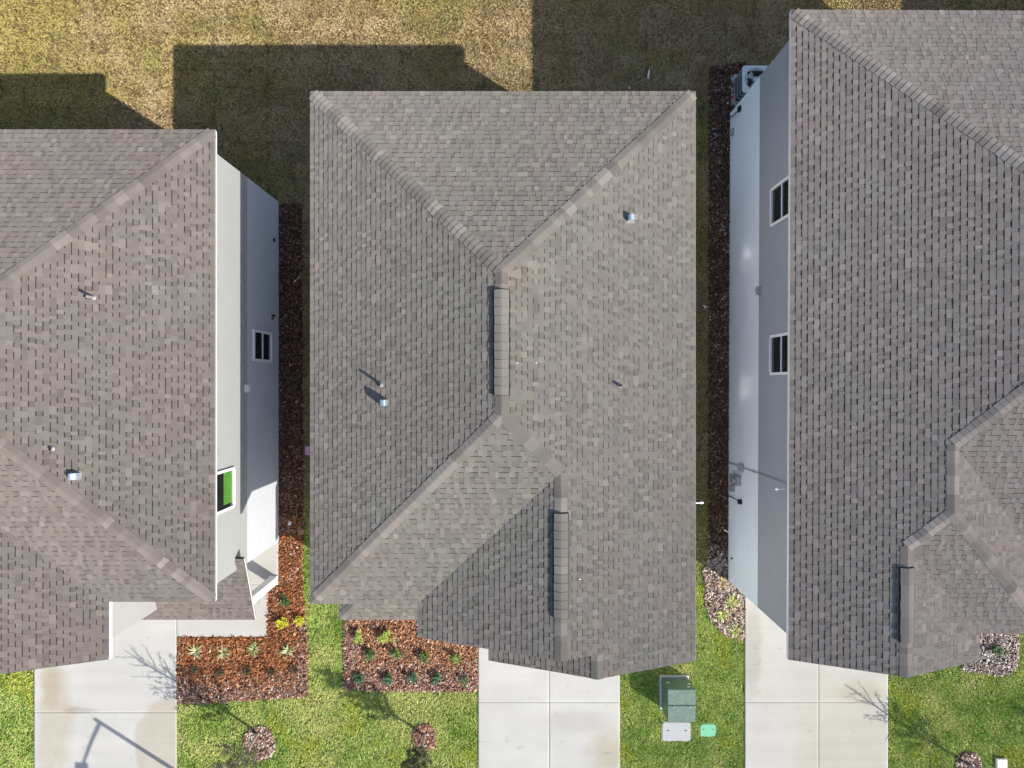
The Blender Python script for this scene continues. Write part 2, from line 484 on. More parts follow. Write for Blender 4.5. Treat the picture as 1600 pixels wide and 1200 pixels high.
# ---------------------------------------------------------------- house with hip roof and front gable over the garage
def house_plan_a(root, off, XL, XR, XV, YB, YF, YG, base, seed, mirror=False, gable2=None, vents=()):
    """plan coordinates have the garage on the right; mirror flips x"""
    sx = -1 if mirror else 1
    T = lambda p: (sx * p[0], p[1], p[2])
    TP = lambda poly: [T(p) for p in poly]
    e = EAVE; hw = (XR - XL) / 2; xm = (XL + XR) / 2; zr = e + P * hw
    hg = (XR - XV) / 2; xg = XR - hg; zg = e + P * hg
    rA = [(XR, YF + hg, e), (XR, YB, e), (xm, YB - hw, zr), (xm, YF + hw, zr), (xg, YF + hg, zg)]
    rB = [(XR, YG, e), (XR, YF + hg, e), (xg, YF + hg, zg), (xg, YG, zg)]
    right = [rA, rB]
    if gable2:
        x2, Y2 = gable2; z2 = e + P * (XR - x2); xl2 = 2 * x2 - XR
        right.append([(XR, Y2, e), (XR, YG, e), (x2, YG, z2), (x2, Y2, z2)])
    back = [(XR, YB, e), (XL, YB, e), (xm, YB - hw, zr)]
    left = [(XL, YB, e), (XL, YF, e), (xm, YF + hw, zr), (xm, YB - hw, zr)]
    front = [(XL, YF, e), (XV, YF, e), (xg, YF + hg, zg), (xm, YF + hw, zr)]
    gl = [(XV, YG, e), (xg, YG, zg), (xg, YF + hg, zg), (XV, YF, e)]
    mb = MB()
    shingle(mb, [TP(p) for p in right], base, seed + 1, e)
    shingle(mb, [TP(back)], base, seed + 2, e)
    shingle(mb, [TP(left)], base, seed + 3, e)
    shingle(mb, [TP(front)], base, seed + 4, e)
    shingle(mb, [TP(gl)], base, seed + 5, e)
    if gable2:
        g2l = [(xl2, Y2, e), (x2, Y2, z2), (x2, YG + .33, z2), (xl2, YG + .33, e)]
        shingle(mb, [TP(g2l)], base, seed + 6, e)
    roof = mb.build('roof', M['shingle'], root, off)
    cb = tuple(c * 1.03 for c in base)
    def cap(A, B, a, b, s):
        m_ = MB(); caps(m_, T(A), T(B), TP(a), TP(b), cb, seed + s); m_.build('ridge_cap', M['shingle'], roof, off)
    cap((XL, YB, e), (xm, YB - hw, zr), left, back, 11)
    cap((XR, YB, e), (xm, YB - hw, zr), rA, back, 12)
    cap((XL, YF, e), (xm, YF + hw, zr), left, front, 13)
    cap((xg, YF + hg, zg), (xm, YF + hw, zr), rA, front, 14)
    cap((xm, YF + hw, zr), (xm, YB - hw, zr), left, rA, 15)
    cap((xg, YG, zg), (xg, YF + hg, zg), gl, rB, 16)
    if gable2: cap((x2, Y2, z2), (x2, YG - .01, z2), g2l, rB, 17)
    for i, (a, b, which) in enumerate(vents):
        if which == 'main': ridge_vent(roof, off, T((xm, a, zr)), T((xm, b, zr)), TP(left), TP(rA), cb, seed + 30 + i)
        else: ridge_vent(roof, off, T((xg, a, zg)), T((xg, b, zg)), TP(gl), TP(rB), cb, seed + 30 + i)
    # fascia and soffit
    f = MB(); Yr = gable2[1] if gable2 else YG
    def ed(A, B, out): trim_edge(f, T(A), T(B), (sx * out[0], out[1], 0))
    ed((XL, YF, e), (XL, YB, e), (-1, 0)); ed((XL, YB, e), (XR, YB, e), (0, 1)); ed((XR, Yr, e), (XR, YB, e), (1, 0))
    ed((XL, YF, e), (XV, YF, e), (0, -1)); trim_edge(f, T((XV, YG, e)), T((XV, YF, e)), (-sx, 0, 0), inset=.0)
    ed((XV, YG, e), (xg, YG, zg), (0, -1)); ed((xg, YG, zg), (XR, YG, e) if not gable2 else (x2, YG, z2), (0, -1))
    if gable2:
        ed((xl2, Y2, e), (xl2, YG + .3, e), (-1, 0)); ed((xl2, Y2, e), (x2, Y2, z2), (0, -1)); ed((x2, Y2, z2), (XR, Y2, e), (0, -1))
    f.build('fascia', M['white'], root, off)
    de = MB()
    for A, B, out in (((XL, YB, e), (XR, YB, e), (0, 1)), ((XR, Yr, e), (XR, YB, e), (1, 0)), ((XL, YF, e), (XL, YB, e), (-1, 0))): trim_edge(de, T(A), T(B), (sx * out[0], out[1], 0), .03, .016, inset=.0)
    de.build('drip_edge', M['drip'], root, off)
    s = MB(); zs = e - .125
    s.box(sx * (XL + .01), sx * (XR - .01), YF + .01, YB - .01, zs - .02, zs); s.box(sx * (XV + .01), sx * (XR - .01), YG + .01, YF, zs - .02, zs)
    if gable2: s.box(sx * (xl2 + .01), sx * (XR - .01), Y2 + .01, YG, zs - .02, zs)
    s.build('soffit', M['white'], root, off)
    zf = lambda x, y: e + P * min(sx * x - XL, XR - sx * x, YB - y)
    return roof, dict(xm=xm, xg=xg, zr=zr, zg=zg, zf=zf)

# =================================================================== MIDDLE HOUSE
OFFM = (-.2, .3, 0)
hm = thing('house', OFFM, 'middle house seen whole, brown-grey hip roof with two ridge vents', 'house', 'two-storey houses in the row')
BM = (.217, .198, .176)
roofM, dM = house_plan_a(hm, OFFM, -5.17, 4.70, -2.40, 7.50, -5.63, -6.50, BM, 100, False, (2.05, -7.09),
                         [(2.14, -.26, 'main'), (-3.03, -5.5, 'gable')])
outM = [(-4.84, -5.30), (-2.07, -5.30), (-2.07, -6.17), (-.27, -6.17), (-.27, -6.76), (4.37, -6.76), (4.37, 7.17), (-4.84, 7.17)]
walls(hm, OFFM, outM, M['stucco_b'], M['siding_m'])
g = MB(); gable_wall(g, -2.07, 4.37, 1.15, -6.17, EAVE - .15, EAVE + P * 3.2); gable_wall(g, -.27, 4.37, 2.05, -6.76, EAVE - .15, EAVE + P * 2.3)
g.build('gable', M['siding_m'], hm, OFFM)
garage_door(hm, OFFM, -.1 , 3.75, -6.76)
front_door(hm, OFFM, -3.9, -2.95, -5.30)
# porch roof at first-floor height, hipped at its left end
pe = 2.9
pf = [(-5.2, -7.08, pe), (-1.0, -7.08, pe), (-1.0, -5.28, pe + P * 1.8), (-3.4, -5.28, pe + P * 1.8)]
ps = [(-5.2, -5.28, pe), (-5.2, -7.08, pe), (-3.4, -5.28, pe + P * 1.8)]
mb = MB(); shingle(mb, [pf], BM, 171, pe); shingle(mb, [ps], BM, 172, pe)
pr = mb.build('porch_roof', M['shingle'], hm, OFFM)
mb = MB(); caps(mb, (-5.2, -7.08, pe), (-3.4, -5.28, pe + P * 1.8), pf, ps, BM, 173); mb.build('ridge_cap', M['shingle'], pr, OFFM)
f = MB(); trim_edge(f, (-5.2, -7.08, pe), (-1.0, -7.08, pe), (0, -1, 0)); trim_edge(f, (-5.2, -7.08, pe), (-5.2, -5.28, pe), (-1, 0, 0))
f.box(-5.19, -1.01, -7.07, -5.3, pe - .15, pe - .125); f.build('fascia', M['white'], pr, OFFM)
c = MB(); c.box(-4.95, -4.68, -6.9, -6.63, 0, pe - .15); c.box(-4.98, -4.65, -6.93, -6.6, 0, .2); c.build('porch_column', M['white'], hm, OFFM)
for Yc, z0 in ((2.0, 3.9), (-2.0, 3.9), (4.6, .9)):
    window_x(hm, OFFM, 4.37, 1, Yc, 1.05, z0, z0 + 1.5, None, M['glass_sun'])
for Yc, z0 in ((3.6, 3.9), (-2.4, 3.9), (-.6, .9)):
    window_x(hm, OFFM, -4.84, -1, Yc, 1.05, z0, z0 + 1.5)
zfM = dM['zf']; NL = (-P, 0, 1); NR = (P, 0, 1)
vent_pipe(roofM, OFFM, 596, 601, zfM, .27, .036, nrm=NL)
vent_pipe(roofM, OFFM, 601, 629, zfM, .25, hood=True, nrm=NL)
vent_pipe(roofM, OFFM, 985, 342, zfM, .22, hood=True, nrm=NR)
vent_pipe(roofM, OFFM, 967, 602, zfM, .20, .036, nrm=NR)
for k_, (fx, fy) in enumerate(((808, 567), (838, 567), (906, 905))):
    z_ = 7.4
    for _ in range(10): x_, y_ = G(fx, fy, z_); z_ = zfM(x_, y_) + (.08 if 780 < fx < 793 else .03)
    m_ = MB(); m_.box(x_ - .024, x_ + .024, y_ - .009, y_ + .009, z_ - .004, z_ + .006); m_.build('paper_fleck', M['sticker'], roofM, OFFM)
def spout(root, off, x, y, d):
    s = MB(); s.tube([(x - d * .3, y, 5.70), (x + d * .16, y + .005, 5.69)], [.018, .018], 8)
    s.tube([(x + d * .14, y + .005, 5.69), (x + d * .2, y + .007, 5.685), (x + d * .25, y + .008, 5.68)], [.02, .036, .024], 8)
    s.build('drain_spout', M['pvc'], root, off)
spout(hm, OFFM, 4.72, -3.09, 1)

# =================================================================== LEFT HOUSE
OFFL = (-12.55, .4, 0)
hl = thing('house', OFFL, 'left house with pale sunlit side wall and green-paned upper window', 'house', 'two-storey houses in the row')
BL = (.178, .156, .144)
roofL, dL = house_plan_a(hl, OFFL, 7.62, 17.49, 10.34, 6.52, -5.58, -7.06, BL, 200, True, None, [(1.4, -.5, 'main')])
wxL = -8.00
outL = [(-17.1, -6.72), (-10.6, -6.72), (-10.6, -5.39), (wxL, -5.39), (wxL, 6.22), (-17.1, 6.22)]
walls(hl, OFFL, outL, M['stucco'], M['siding_l'])
g = MB(); gable_wall(g, -17.1, -10.6, -13.9, -6.72, EAVE - .15, EAVE + P * 3.2); g.build('gable', M['siding_l'], hl, OFFL)
garage_door(hl, OFFL, -16.2, -11.8, -6.72)
front_door(hl, OFFL, -10.0, -9.05, -5.39)
window_x(hl, OFFL, wxL, 1, 1.2, .98, .87, 2.41)
window_x(hl, OFFL, wxL, 1, -2.95, 1.16, 3.87, 5.42, M['green_glass'])
window_x(hl, OFFL, wxL, 1, 4.2, .9, .9, 1.0 + 1.4) if False else None
pA = [(-10.6, -7.08, pe), (-7.72, -7.08, pe), (-7.72, -5.37, pe + P * 1.71), (-10.6, -5.37, pe + P * 1.71)]
pB = [(-8.02, -5.37, pe + P * 1.71), (-7.72, -5.37, pe + P * 1.71), (-7.72, -5.04, pe + P * 2.04), (-8.02, -5.04, pe + P * 2.04)]
pC = [(-17.5, -7.08, pe), (-10.6, -7.08, pe), (-10.6, -6.70, pe + P * .38), (-17.5, -6.70, pe + P * .38)]
mb = MB(); shingle(mb, [pA, pB, pC], BL, 271, pe); pr = mb.build('porch_roof', M['shingle'], hl, OFFL)
f = MB(); trim_edge(f, (-17.5, -7.08, pe), (-7.72, -7.08, pe), (0, -1, 0)); trim_edge(f, (-7.72, -7.08, pe), (-7.72, -5.04, pe + P * 2.04), (1, 0, 0), .07)
f.box(-10.6, -8.06, -7.06, -5.4, pe - .15, pe - .125); f.build('fascia', M['white'], pr, OFFL)
c = MB(); c.box(-8.27, -8.02, -6.83, -6.58, .02, pe - .15); c.box(-8.29, -8.0, -6.85, -6.56, .02, .16); c.build('porch_column', M['white'], hl, OFFL)
zfL = dL['zf']
vent_pipe(roofL, OFFL, 146, 465, zfL, .34, .036, nrm=NR)
vent_pipe(roofL, OFFL, 82, 701, zfL, .09, .034, nrm=NR)
vent_pipe(roofL, OFFL, 119, 743, zfL, .20, hood=True, nrm=NR)
def wall_bits_l():
    m_ = MB(); m_.box(wxL, wxL + .09, -.25, -.02, FLOOR - .02, FLOOR + .2); m_.box(wxL + .09, wxL + .11, -.22, -.05, FLOOR + .02, FLOOR + .16)
    m_.build('wall_vent', M['white'], hl, OFFL)
    m_ = MB(); m_.tube([(wxL, 2.28, .75), (wxL + .1, 2.28, .75), (wxL + .1, 2.28, .62)], [.025, .025, .02], 8)
    m_.tube([(wxL, 2.16, .75), (wxL + .06, 2.16, .75), (wxL + .08, 2.27, .75)], [.03, .03, .02], 8); m_.build('hose_tap', M['black'], hl, OFFL)
    m_ = MB(); m_.box(wxL + .01, wxL + .05, 4.78, 4.88, .5, .62, bev=.01); m_.build('outlet_cover', M['black'], hl, OFFL)
wall_bits_l()

# =================================================================== RIGHT HOUSE
OFFR = (12.05, 1.2, 0)
hr = thing('house', OFFR, 'right house with shaded grey side wall, two upper windows, stepped ridges', 'house', 'two-storey houses in the row')
BR = (.270, .236, .213)
def right_house(root, off, base, seed):
    e = EAVE; XL, XR = 7.12, 16.99; YB = 9.57; hw = (XR - XL) / 2; xm = (XL + XR) / 2; zr = e + P * hw
    ha, hb = 3.33, 2.45; xa, xb = XL + ha, XL + hb; za, zb = e + P * ha, e + P * hb
    YF1 = -4.76; ya = YF1 + ha; yr = YF1 + hw; yae = -3.06; YF2 = yae - ha; yb = YF2 + hb; YG = -7.09
    l1 = [(XL, ya, e), (XL, YB, e), (xm, YB - hw, zr), (xm, yr, zr), (xa, ya, za)]
    l2 = [(XL, yae, e), (XL, ya, e), (xa, ya, za), (xa, yae, za)]
    l3 = [(XL, yb, e), (XL, yae, e), (xa, yae, za), (xb, yb, zb)]
    l4 = [(XL, YG, e), (XL, yb, e), (xb, yb, zb), (xb, YG, zb)]
    back = [(XR, YB, e), (XL, YB, e), (xm, YB - hw, zr)]
    rt = [(XR, YF1, e), (XR, YB, e), (xm, YB - hw, zr), (xm, yr, zr)]
    f1 = [(XL + 2 * ha, YF1, e), (XR, YF1, e), (xm, yr, zr), (xa, ya, za)]
    ar = [(xa, ya, za), (xa, yae, za), (XL + 2 * ha, YF2, e), (XL + 2 * ha, YF1, e)]
    f2 = [(XL + 2 * hb, YF2, e), (XL + 2 * ha, YF2, e), (xa, yae, za), (xb, yb, zb)]
    br = [(XL + 2 * hb, YG, e), (XL + 2 * hb, YF2, e), (xb, yb, zb), (xb, YG, zb)]
    mb = MB()
    shingle(mb, [l1, l2, l3, l4], base, seed + 1, e)
    for i, p in enumerate((back, rt, f1, ar, f2, br)): shingle(mb, [p], base, seed + 2 + i, e)
    roof = mb.build('roof', M['shingle'], root, off)
    cb = tuple(c * 1.03 for c in base)
    for i, (A, B, a, b) in enumerate((
        ((XL, YB, e), (xm, YB - hw, zr), l1, back), ((XR, YB, e), (xm, YB - hw, zr), rt, back),
        ((xm, yr, zr), (xm, YB - hw, zr), l1, rt), ((xa, ya, za), (xm, yr, zr), l1, f1),
        ((XR, YF1, e), (xm, yr, zr), rt, f1), ((xa, yae, za), (xa, ya, za), l1, ar),
        ((xb, yb, zb), (xa, yae, za), l1, f2), ((XL + 2 * ha, YF2, e), (xa, yae, za), ar, f2),
        ((xb, YG, zb), (xb, yb, zb), l1, br))):
        m_ = MB(); caps(m_, A, B, a, b, cb, seed + 20 + i); m_.build('ridge_cap', M['shingle'], roof, off)
    ridge_vent(roof, off, (xb, -6.25, zb), (xb, -4.44, zb), l1, br, cb, seed + 40)
    f = MB()
    trim_edge(f, (XL, YG, e), (XL, YB, e), (-1, 0, 0)); trim_edge(f, (XL, YB, e), (XR, YB, e), (0, 1, 0))
    trim_edge(f, (XR, YF1, e), (XR, YB, e), (1, 0, 0)); trim_edge(f, (XL + 2 * ha, YF1, e), (XR, YF1, e), (0, -1, 0))
    trim_edge(f, (XL + 2 * ha, YF2, e), (XL + 2 * ha, YF1, e), (1, 0, 0)); trim_edge(f, (XL + 2 * hb, YF2, e), (XL + 2 * ha, YF2, e), (0, -1, 0))
    trim_edge(f, (XL + 2 * hb, YG, e), (XL + 2 * hb, YF2, e), (1, 0, 0))
    trim_edge(f, (XL, YG, e), (xb, YG, zb), (0, -1, 0)); trim_edge(f, (xb, YG, zb), (XL + 2 * hb, YG, e), (0, -1, 0))
    f.build('fascia', M['white'], root, off)
    s = MB(); zs = e - .125
    s.box(XL + .01, XR - .01, YF1 + .01, YB - .01, zs - .02, zs); s.box(XL + .01, XL + 2 * ha - .01, YF2 + .01, YF1, zs - .02, zs)
    s.box(XL + .01, XL + 2 * hb - .01, YG + .01, YF2, zs - .02, zs); s.build('soffit', M['white'], root, off)
    out = [(7.45, -6.74), (11.70, -6.74), (11.70, -6.06), (13.45, -6.06), (13.45, -4.43), (16.66, -4.43), (16.66, 9.24), (7.45, 9.24)]
    walls(root, off, out, M['stucco_b'], M['siding_r'])
    g = MB(); gable_wall(g, 7.45, 11.70, 9.57, -6.74, e - .15, e + P * 2.1); g.build('gable', M['siding_r'], root, off)
    garage_door(root, off, 7.95, 11.3, -6.74); front_door(root, off, 14.2, 15.15, -4.43)
    window_x(root, off, 7.45, -1, 5.02, 1.10, 3.86, 5.40); window_x(root, off, 7.45, -1, .80, 1.14, 3.86, 5.40)
    # porch roof over the entrance
    pq = [(11.75, -7.08, pe), (17.0, -7.08, pe), (17.0, -4.45, pe + P * 2.63), (11.75, -4.45, pe + P * 2.63)]
    mb = MB(); shingle(mb, [pq], base, seed + 60, pe); p_ = mb.build('porch_roof', M['shingle'], root, off)
    f = MB(); trim_edge(f, (11.75, -7.08, pe), (17.0, -7.08, pe), (0, -1, 0)); trim_edge(f, (17.0, -7.08, pe), (17.0, -4.45, pe + P * 2.63), (1, 0, 0)); f.build('fascia', M['white'], p_, off)
    c = MB(); c.box(16.5, 16.75, -6.9, -6.65, 0, pe - .13); c.build('porch_column', M['white'], root, off)
right_house(hr, OFFR, BR, 300)
hr2 = copy_tree(hr); hr2.location = (OFFR[0] + 12.7, OFFR[1], 0)
tag(hr2, 'grey-roofed house past the right edge, shading the back lawn corner', 'house')
def wall_bits_r():
    X = 7.438
    off = OFFR
    # electricity riser and meter
    m_ = MB(); yy = -2.70; m_.tube([(X - .03, yy, .15), (X - .03, yy, 5.77)], [.016, .016], 8); m_.box(X - .05, X, yy - .03, yy + .03, 2.5, 2.54); m_.build('conduit', M['grey_metal'], hr, off)
    m_ = MB(); m_.box(X - .13, X, -3.32, -3.02, .55, 1.35, bev=.02); m_.tube([(X - .13, -3.17, 1.1), (X - .22, -3.17, 1.1)], [.085, .08], 14); a = m_.build('meter_box', M['grey_metal'], hr, off)
    m_ = MB(); m_.box(X - .11, X, -3.62, -3.42, .35, .75, bev=.02); m_.build('disconnect_box', M['grey_metal'], hr, off)
    m_ = MB(); m_.box(X - .09, X, -2.84, -2.60, 1.25, 1.6, bev=.015); m_.build('junction_box', M['lidgrey'], hr, off)
    m_ = MB(); yy = -3.83; m_.tube([(X - .03, yy, .1), (X - .03, yy, 1.30)], [.013, .013], 8); m_.box(X - .1, X, yy - .07, yy + .07, 1.28, 1.46, bev=.02); m_.build('cable_box', M['black'], hr, off)
    m_ = MB(); m_.tube([(X, -5.05, .5), (X - .1, -5.03, .5), (X - .24, -4.95, .35)], [.02, .02, .02], 8); m_.build('drain_pipe', M['pvc'], hr, off)
    m_ = MB(); m_.tube([(X, -5.88, .5), (X - .05, -5.88, .5)], [.035, .03], 10); m_.build('hose_tap', M['black'], hr, off)
    m_ = MB(); m_.box(X - .08, X, 8.38, 8.58, .30, .52, bev=.02); m_.build('outlet_cover', M['lidgrey'], hr, off)
    m_ = MB(); m_.box(X - .07, X, 8.9, 9.06, 1.0, 1.22, bev=.02)
    m_.tube([(X - .05, 8.95, 1.0), (X - .12, 8.9, .7), (X - .2, 8.92, .45), (X - .16, 9.1, .25), (X - .1, 9.2, .3)], [.018] * 5, 6); m_.build('service_cable', M['black'], hr, off)
    m_ = MB(); m_.box(X - .10, X, 2.66, 2.90, FLOOR + .02, FLOOR + .22); m_.box(X - .13, X - .10, 2.7, 2.86, FLOOR + .05, FLOOR + .18); m_.build('wall_vent', M['siding_r'], hr, off)
    spout(hr, off, 7.10, -2.76, -1)
wall_bits_r()
hr.rotation_euler = (0, 0, math.radians(-.25)); hr2.rotation_euler = (0, 0, 0)

# =================================================================== GROUND
def sheet(name, poly, z, m):
    mb = MB(); mb.face([(x, y, z) for x, y in poly]); return mb.build(name, m)
gr = sheet('ground', [(-160, -160), (160, -160), (160, 160), (-160, 160)], 0, M['ground'])
tag(gr, 'earth and thatch under the lawns', 'ground', kind='structure')

def slab(name, x0, x1, y0, y1, jx, jy, colf, z=.05, step=.045):
    xs = [x0] + sorted(jx) + [x1]; ys = [y0] + sorted(jy) + [y1]; gap = .0011
    V = []; F = []; nb = 0
    for i in range(len(xs) - 1):
        for j in range(len(ys) - 1):
            a0 = xs[i] + (gap if i else 0); a1 = xs[i + 1] - (gap if i < len(xs) - 2 else 0)
            b0 = ys[j] + (gap if j else 0); b1 = ys[j + 1] - (gap if j < len(ys) - 2 else 0)
            nx = max(2, int((a1 - a0) / step)); ny = max(2, int((b1 - b0) / step))
            gx, gy = np.meshgrid(np.linspace(a0, a1, nx), np.linspace(b0, b1, ny))
            gz = np.full_like(gx, z)
            v = np.stack([gx.ravel(), gy.ravel(), gz.ravel()], 1)
            idx = np.arange(nx * ny).reshape(ny, nx) + nb
            q = np.stack([idx[:-1, :-1], idx[:-1, 1:], idx[1:, 1:], idx[1:, :-1]], -1).reshape(-1, 4)
            V.append(v); F.append(q); nb += len(v)
            per = np.concatenate([idx[0, :], idx[1:, -1], idx[-1, -2::-1], idx[-2:0:-1, 0]])
            pv = v[per - (nb - len(v))].copy(); pv[:, 2] = z - .05
            k = len(per); lo = np.arange(k) + nb; V.append(pv); nb += k
            F.append(np.stack([lo, np.roll(lo, -1), np.roll(per, -1), per], -1))
    for xj in sorted(jx):                                   # floors of the tooled joints
        v = np.array([(xj - gap * 1.5, y0, z - .0022), (xj + gap * 1.5, y0, z - .0022), (xj + gap * 1.5, y1, z - .0022), (xj - gap * 1.5, y1, z - .0022)])
        V.append(v); F.append(np.arange(4)[None, :] + nb); nb += 4
    for yj in sorted(jy):
        v = np.array([(x0, yj - gap * 1.5, z - .0026), (x1, yj - gap * 1.5, z - .0026), (x1, yj + gap * 1.5, z - .0026), (x0, yj + gap * 1.5, z - .0026)])
        V.append(v); F.append(np.arange(4)[None, :] + nb); nb += 4
    V = np.concatenate(V); F = np.concatenate(F)
    o = np_mesh(name, V, F, M['concrete'], colf(V[:, 0], V[:, 1]))
    return o

def conc(x, y, base=(.41, .403, .382), stains=(), seed=0):
    n = fbm(x, y, .9, seed, 5); n2 = fbm(x * .35, y * 6.0, 1.0, seed + 5, 3)   # broom marks run across
    k = 1 + (n - .5) * .15 + (n2 - .5) * .10 - .22 * sstep(.93, .99, vnoise(x, y, 5.3, seed + 31)) + .05 * (sstep(.4, .6, fbm(x, y, .5, seed + 40, 3)) - .5)
    c = np.array(base)[None, :] * k[:, None]
    for (fx, colr, amt) in stains:
        a = np.clip(fx(x, y), 0, 1)[:, None] * amt
        c = c * (1 - a) + c * np.array(colr)[None, :] * a
    return c

TAN = (.80, .71, .56); DARK = (.80, .79, .76)
def blob(cx, cy, rx, ry, soft=.25, seed=0, w=.25):
    def f(x, y):
        d = np.hypot((x - cx) / rx, (y - cy) / ry) + (fbm(x, y, 1.6, seed, 4) - .5) * w * 2
        return 1 - sstep(1 - soft, 1 + soft * .2, d)
    return f
def disc(cx, cy, r, seed):
    def f(x, y):
        d = np.hypot(x - cx, y - cy) + (fbm(x, y, 2.2, seed, 3) - .5) * .25
        return 1 - sstep(r - .12, r, d) * 1.0
    return f

YEND = -17.0
lx0, lx1 = -16.38, -11.50
tl = lambda px, py: G(px, py)
stL = [(blob(*tl(86, 1140), .75, 2.6, .5, 3, .35), TAN, .62), (blob(*tl(80, 1068), .42, 1.0, .6, 4, .3), TAN, .5),
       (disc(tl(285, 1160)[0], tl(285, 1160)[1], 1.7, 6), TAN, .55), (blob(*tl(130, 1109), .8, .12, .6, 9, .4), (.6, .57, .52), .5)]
d1 = slab('driveway', lx0, lx1, YEND, -6.74, [], [-11.25, -15.0], lambda x, y: conc(x, y, (.44, .432, .41), stL, 11))
tag(d1, 'pale concrete driveway of the left house, lamp post shadow across it', 'driveway', 'driveways', 'structure')
mx0, mx1 = -1.16, 3.69
stM = [(blob(*tl(955, 1175), .85, 1.1, .6, 13, .4), TAN, .65), (blob(*tl(900, 1125), 1.7, .5, .7, 14, .3), DARK, .5), (blob(*tl(790, 1090), 1.4, .5, .7, 15, .3), DARK, .3)]
d2 = slab('driveway', mx0, mx1, YEND, -6.78, [1.27], [-10.9, -15.0], lambda x, y: conc(x, y, (.425, .42, .40), stM, 12))
tag(d2, 'clean pale concrete driveway of the middle house beside the green utility box', 'driveway', 'driveways', 'structure')
rx0, rx1 = 7.98, 12.88
stR = [(blob(*tl(1320, 1160), 2.2, 3.0, .6, 23, .3), (.92, .87, .75), .5), (blob(*tl(1176, 1010), .38, 2.0, .5, 24, .25), DARK, .8), (blob(*tl(1345, 1080), .9, .5, .6, 25, .3), TAN, .4)]
d3 = slab('driveway', rx0, rx1, YEND, -6.78, [10.5], [-10.9, -15.0], lambda x, y: conc(x, y, (.408, .40, .372), stR, 13))
tag(d3, 'pale concrete driveway of the right house, yellowed towards the street', 'driveway', 'driveways', 'structure')
w1 = slab('walkway', -11.495, -8.37, -8.66, -6.86, [], [], lambda x, y: conc(x, y, (.425, .412, .382), (), 14), .052)
tag(w1, 'concrete front walk from driveway to porch', 'walkway', kind='structure')
w2 = slab('porch_floor', -10.58, -8.0, -6.855, -5.41, [], [], lambda x, y: conc(x, y, (.42, .407, .375), (), 15), .09)
tag(w2, 'concrete porch floor of the left house', 'porch floor', kind='structure')
w3 = slab('porch_floor', -4.7, -1.2, -6.8, -5.33, [], [], lambda x, y: conc(x, y, (.42, .407, .375), (), 16), .09)
tag(w3, 'concrete porch floor under the middle house eaves', 'porch floor', kind='structure')
for nm_, y0, y1, mt, z, lb in (('sidewalk', -18.6, -17.02, None, .05, 'concrete pavement along the street'), ('road', -28, -19.2, M['asphalt'], .004, 'asphalt street in front of the houses')):
    if mt is None: o = slab(nm_, -60, 60, y0, y1, [x * 1.5 for x in range(-39, 40)], [], lambda x, y: conc(x, y, (.5, .49, .46), (), 19), z, .5)
    else: o = sheet(nm_, [(-150, y0), (150, y0), (150, y1), (-150, y1)], z, mt)
    tag(o, lb, nm_, kind='structure')

# ------------------------------------------------------------------ mulch beds
PX = lambda *pts: [G(a, b) for a, b in pts]
bedL = PX((435, 318), (472, 318), (473, 600), (474, 835), (472, 900), (478, 975), (481, 1000), (481, 1088), (400, 1092), (340, 1097), (278, 1098), (278, 995), (419, 995), (419, 908), (435, 905))
bedM = PX((540, 900), (537, 1000), (538, 1076), (640, 1079), (745, 1080), (746, 900))
bedR = PX((1108, 105), (1165, 98), (1165, 160), (1139, 178), (1139, 905), (1162, 905), (1162, 998), (1140, 994), (1122, 985), (1108, 965), (1100, 940), (1102, 915), (1096, 890), (1106, 880))
bedRR = PX((1500, 990), (1500, 1046), (1530, 1050), (1560, 1056), (1580, 1050), (1588, 1038), (1590, 1000), (1590, 900), (1500, 900))
ringL = [G(405 + 25 * math.cos(t) * (1 + .06 * math.sin(3 * t)), 1160 + 27 * math.sin(t)) for t in np.linspace(0, 2 * math.pi, 22)[:-1]]
ringM = [G(663 + 18 * math.cos(t) * (1 + .08 * math.sin(3 * t)), 1151 + 21 * math.sin(t)) for t in np.linspace(0, 2 * math.pi, 22)[:-1]]
ringR = [G(1512 + 21 * math.cos(t) * (1 + .07 * math.sin(3 * t)), 1194 + 20 * math.sin(t)) for t in np.linspace(0, 2 * math.pi, 22)[:-1]]
ringS = [G(1740 + 22 * math.cos(t), 1205 + 22 * math.sin(t)) for t in np.linspace(0, 2 * math.pi, 22)[:-1]]

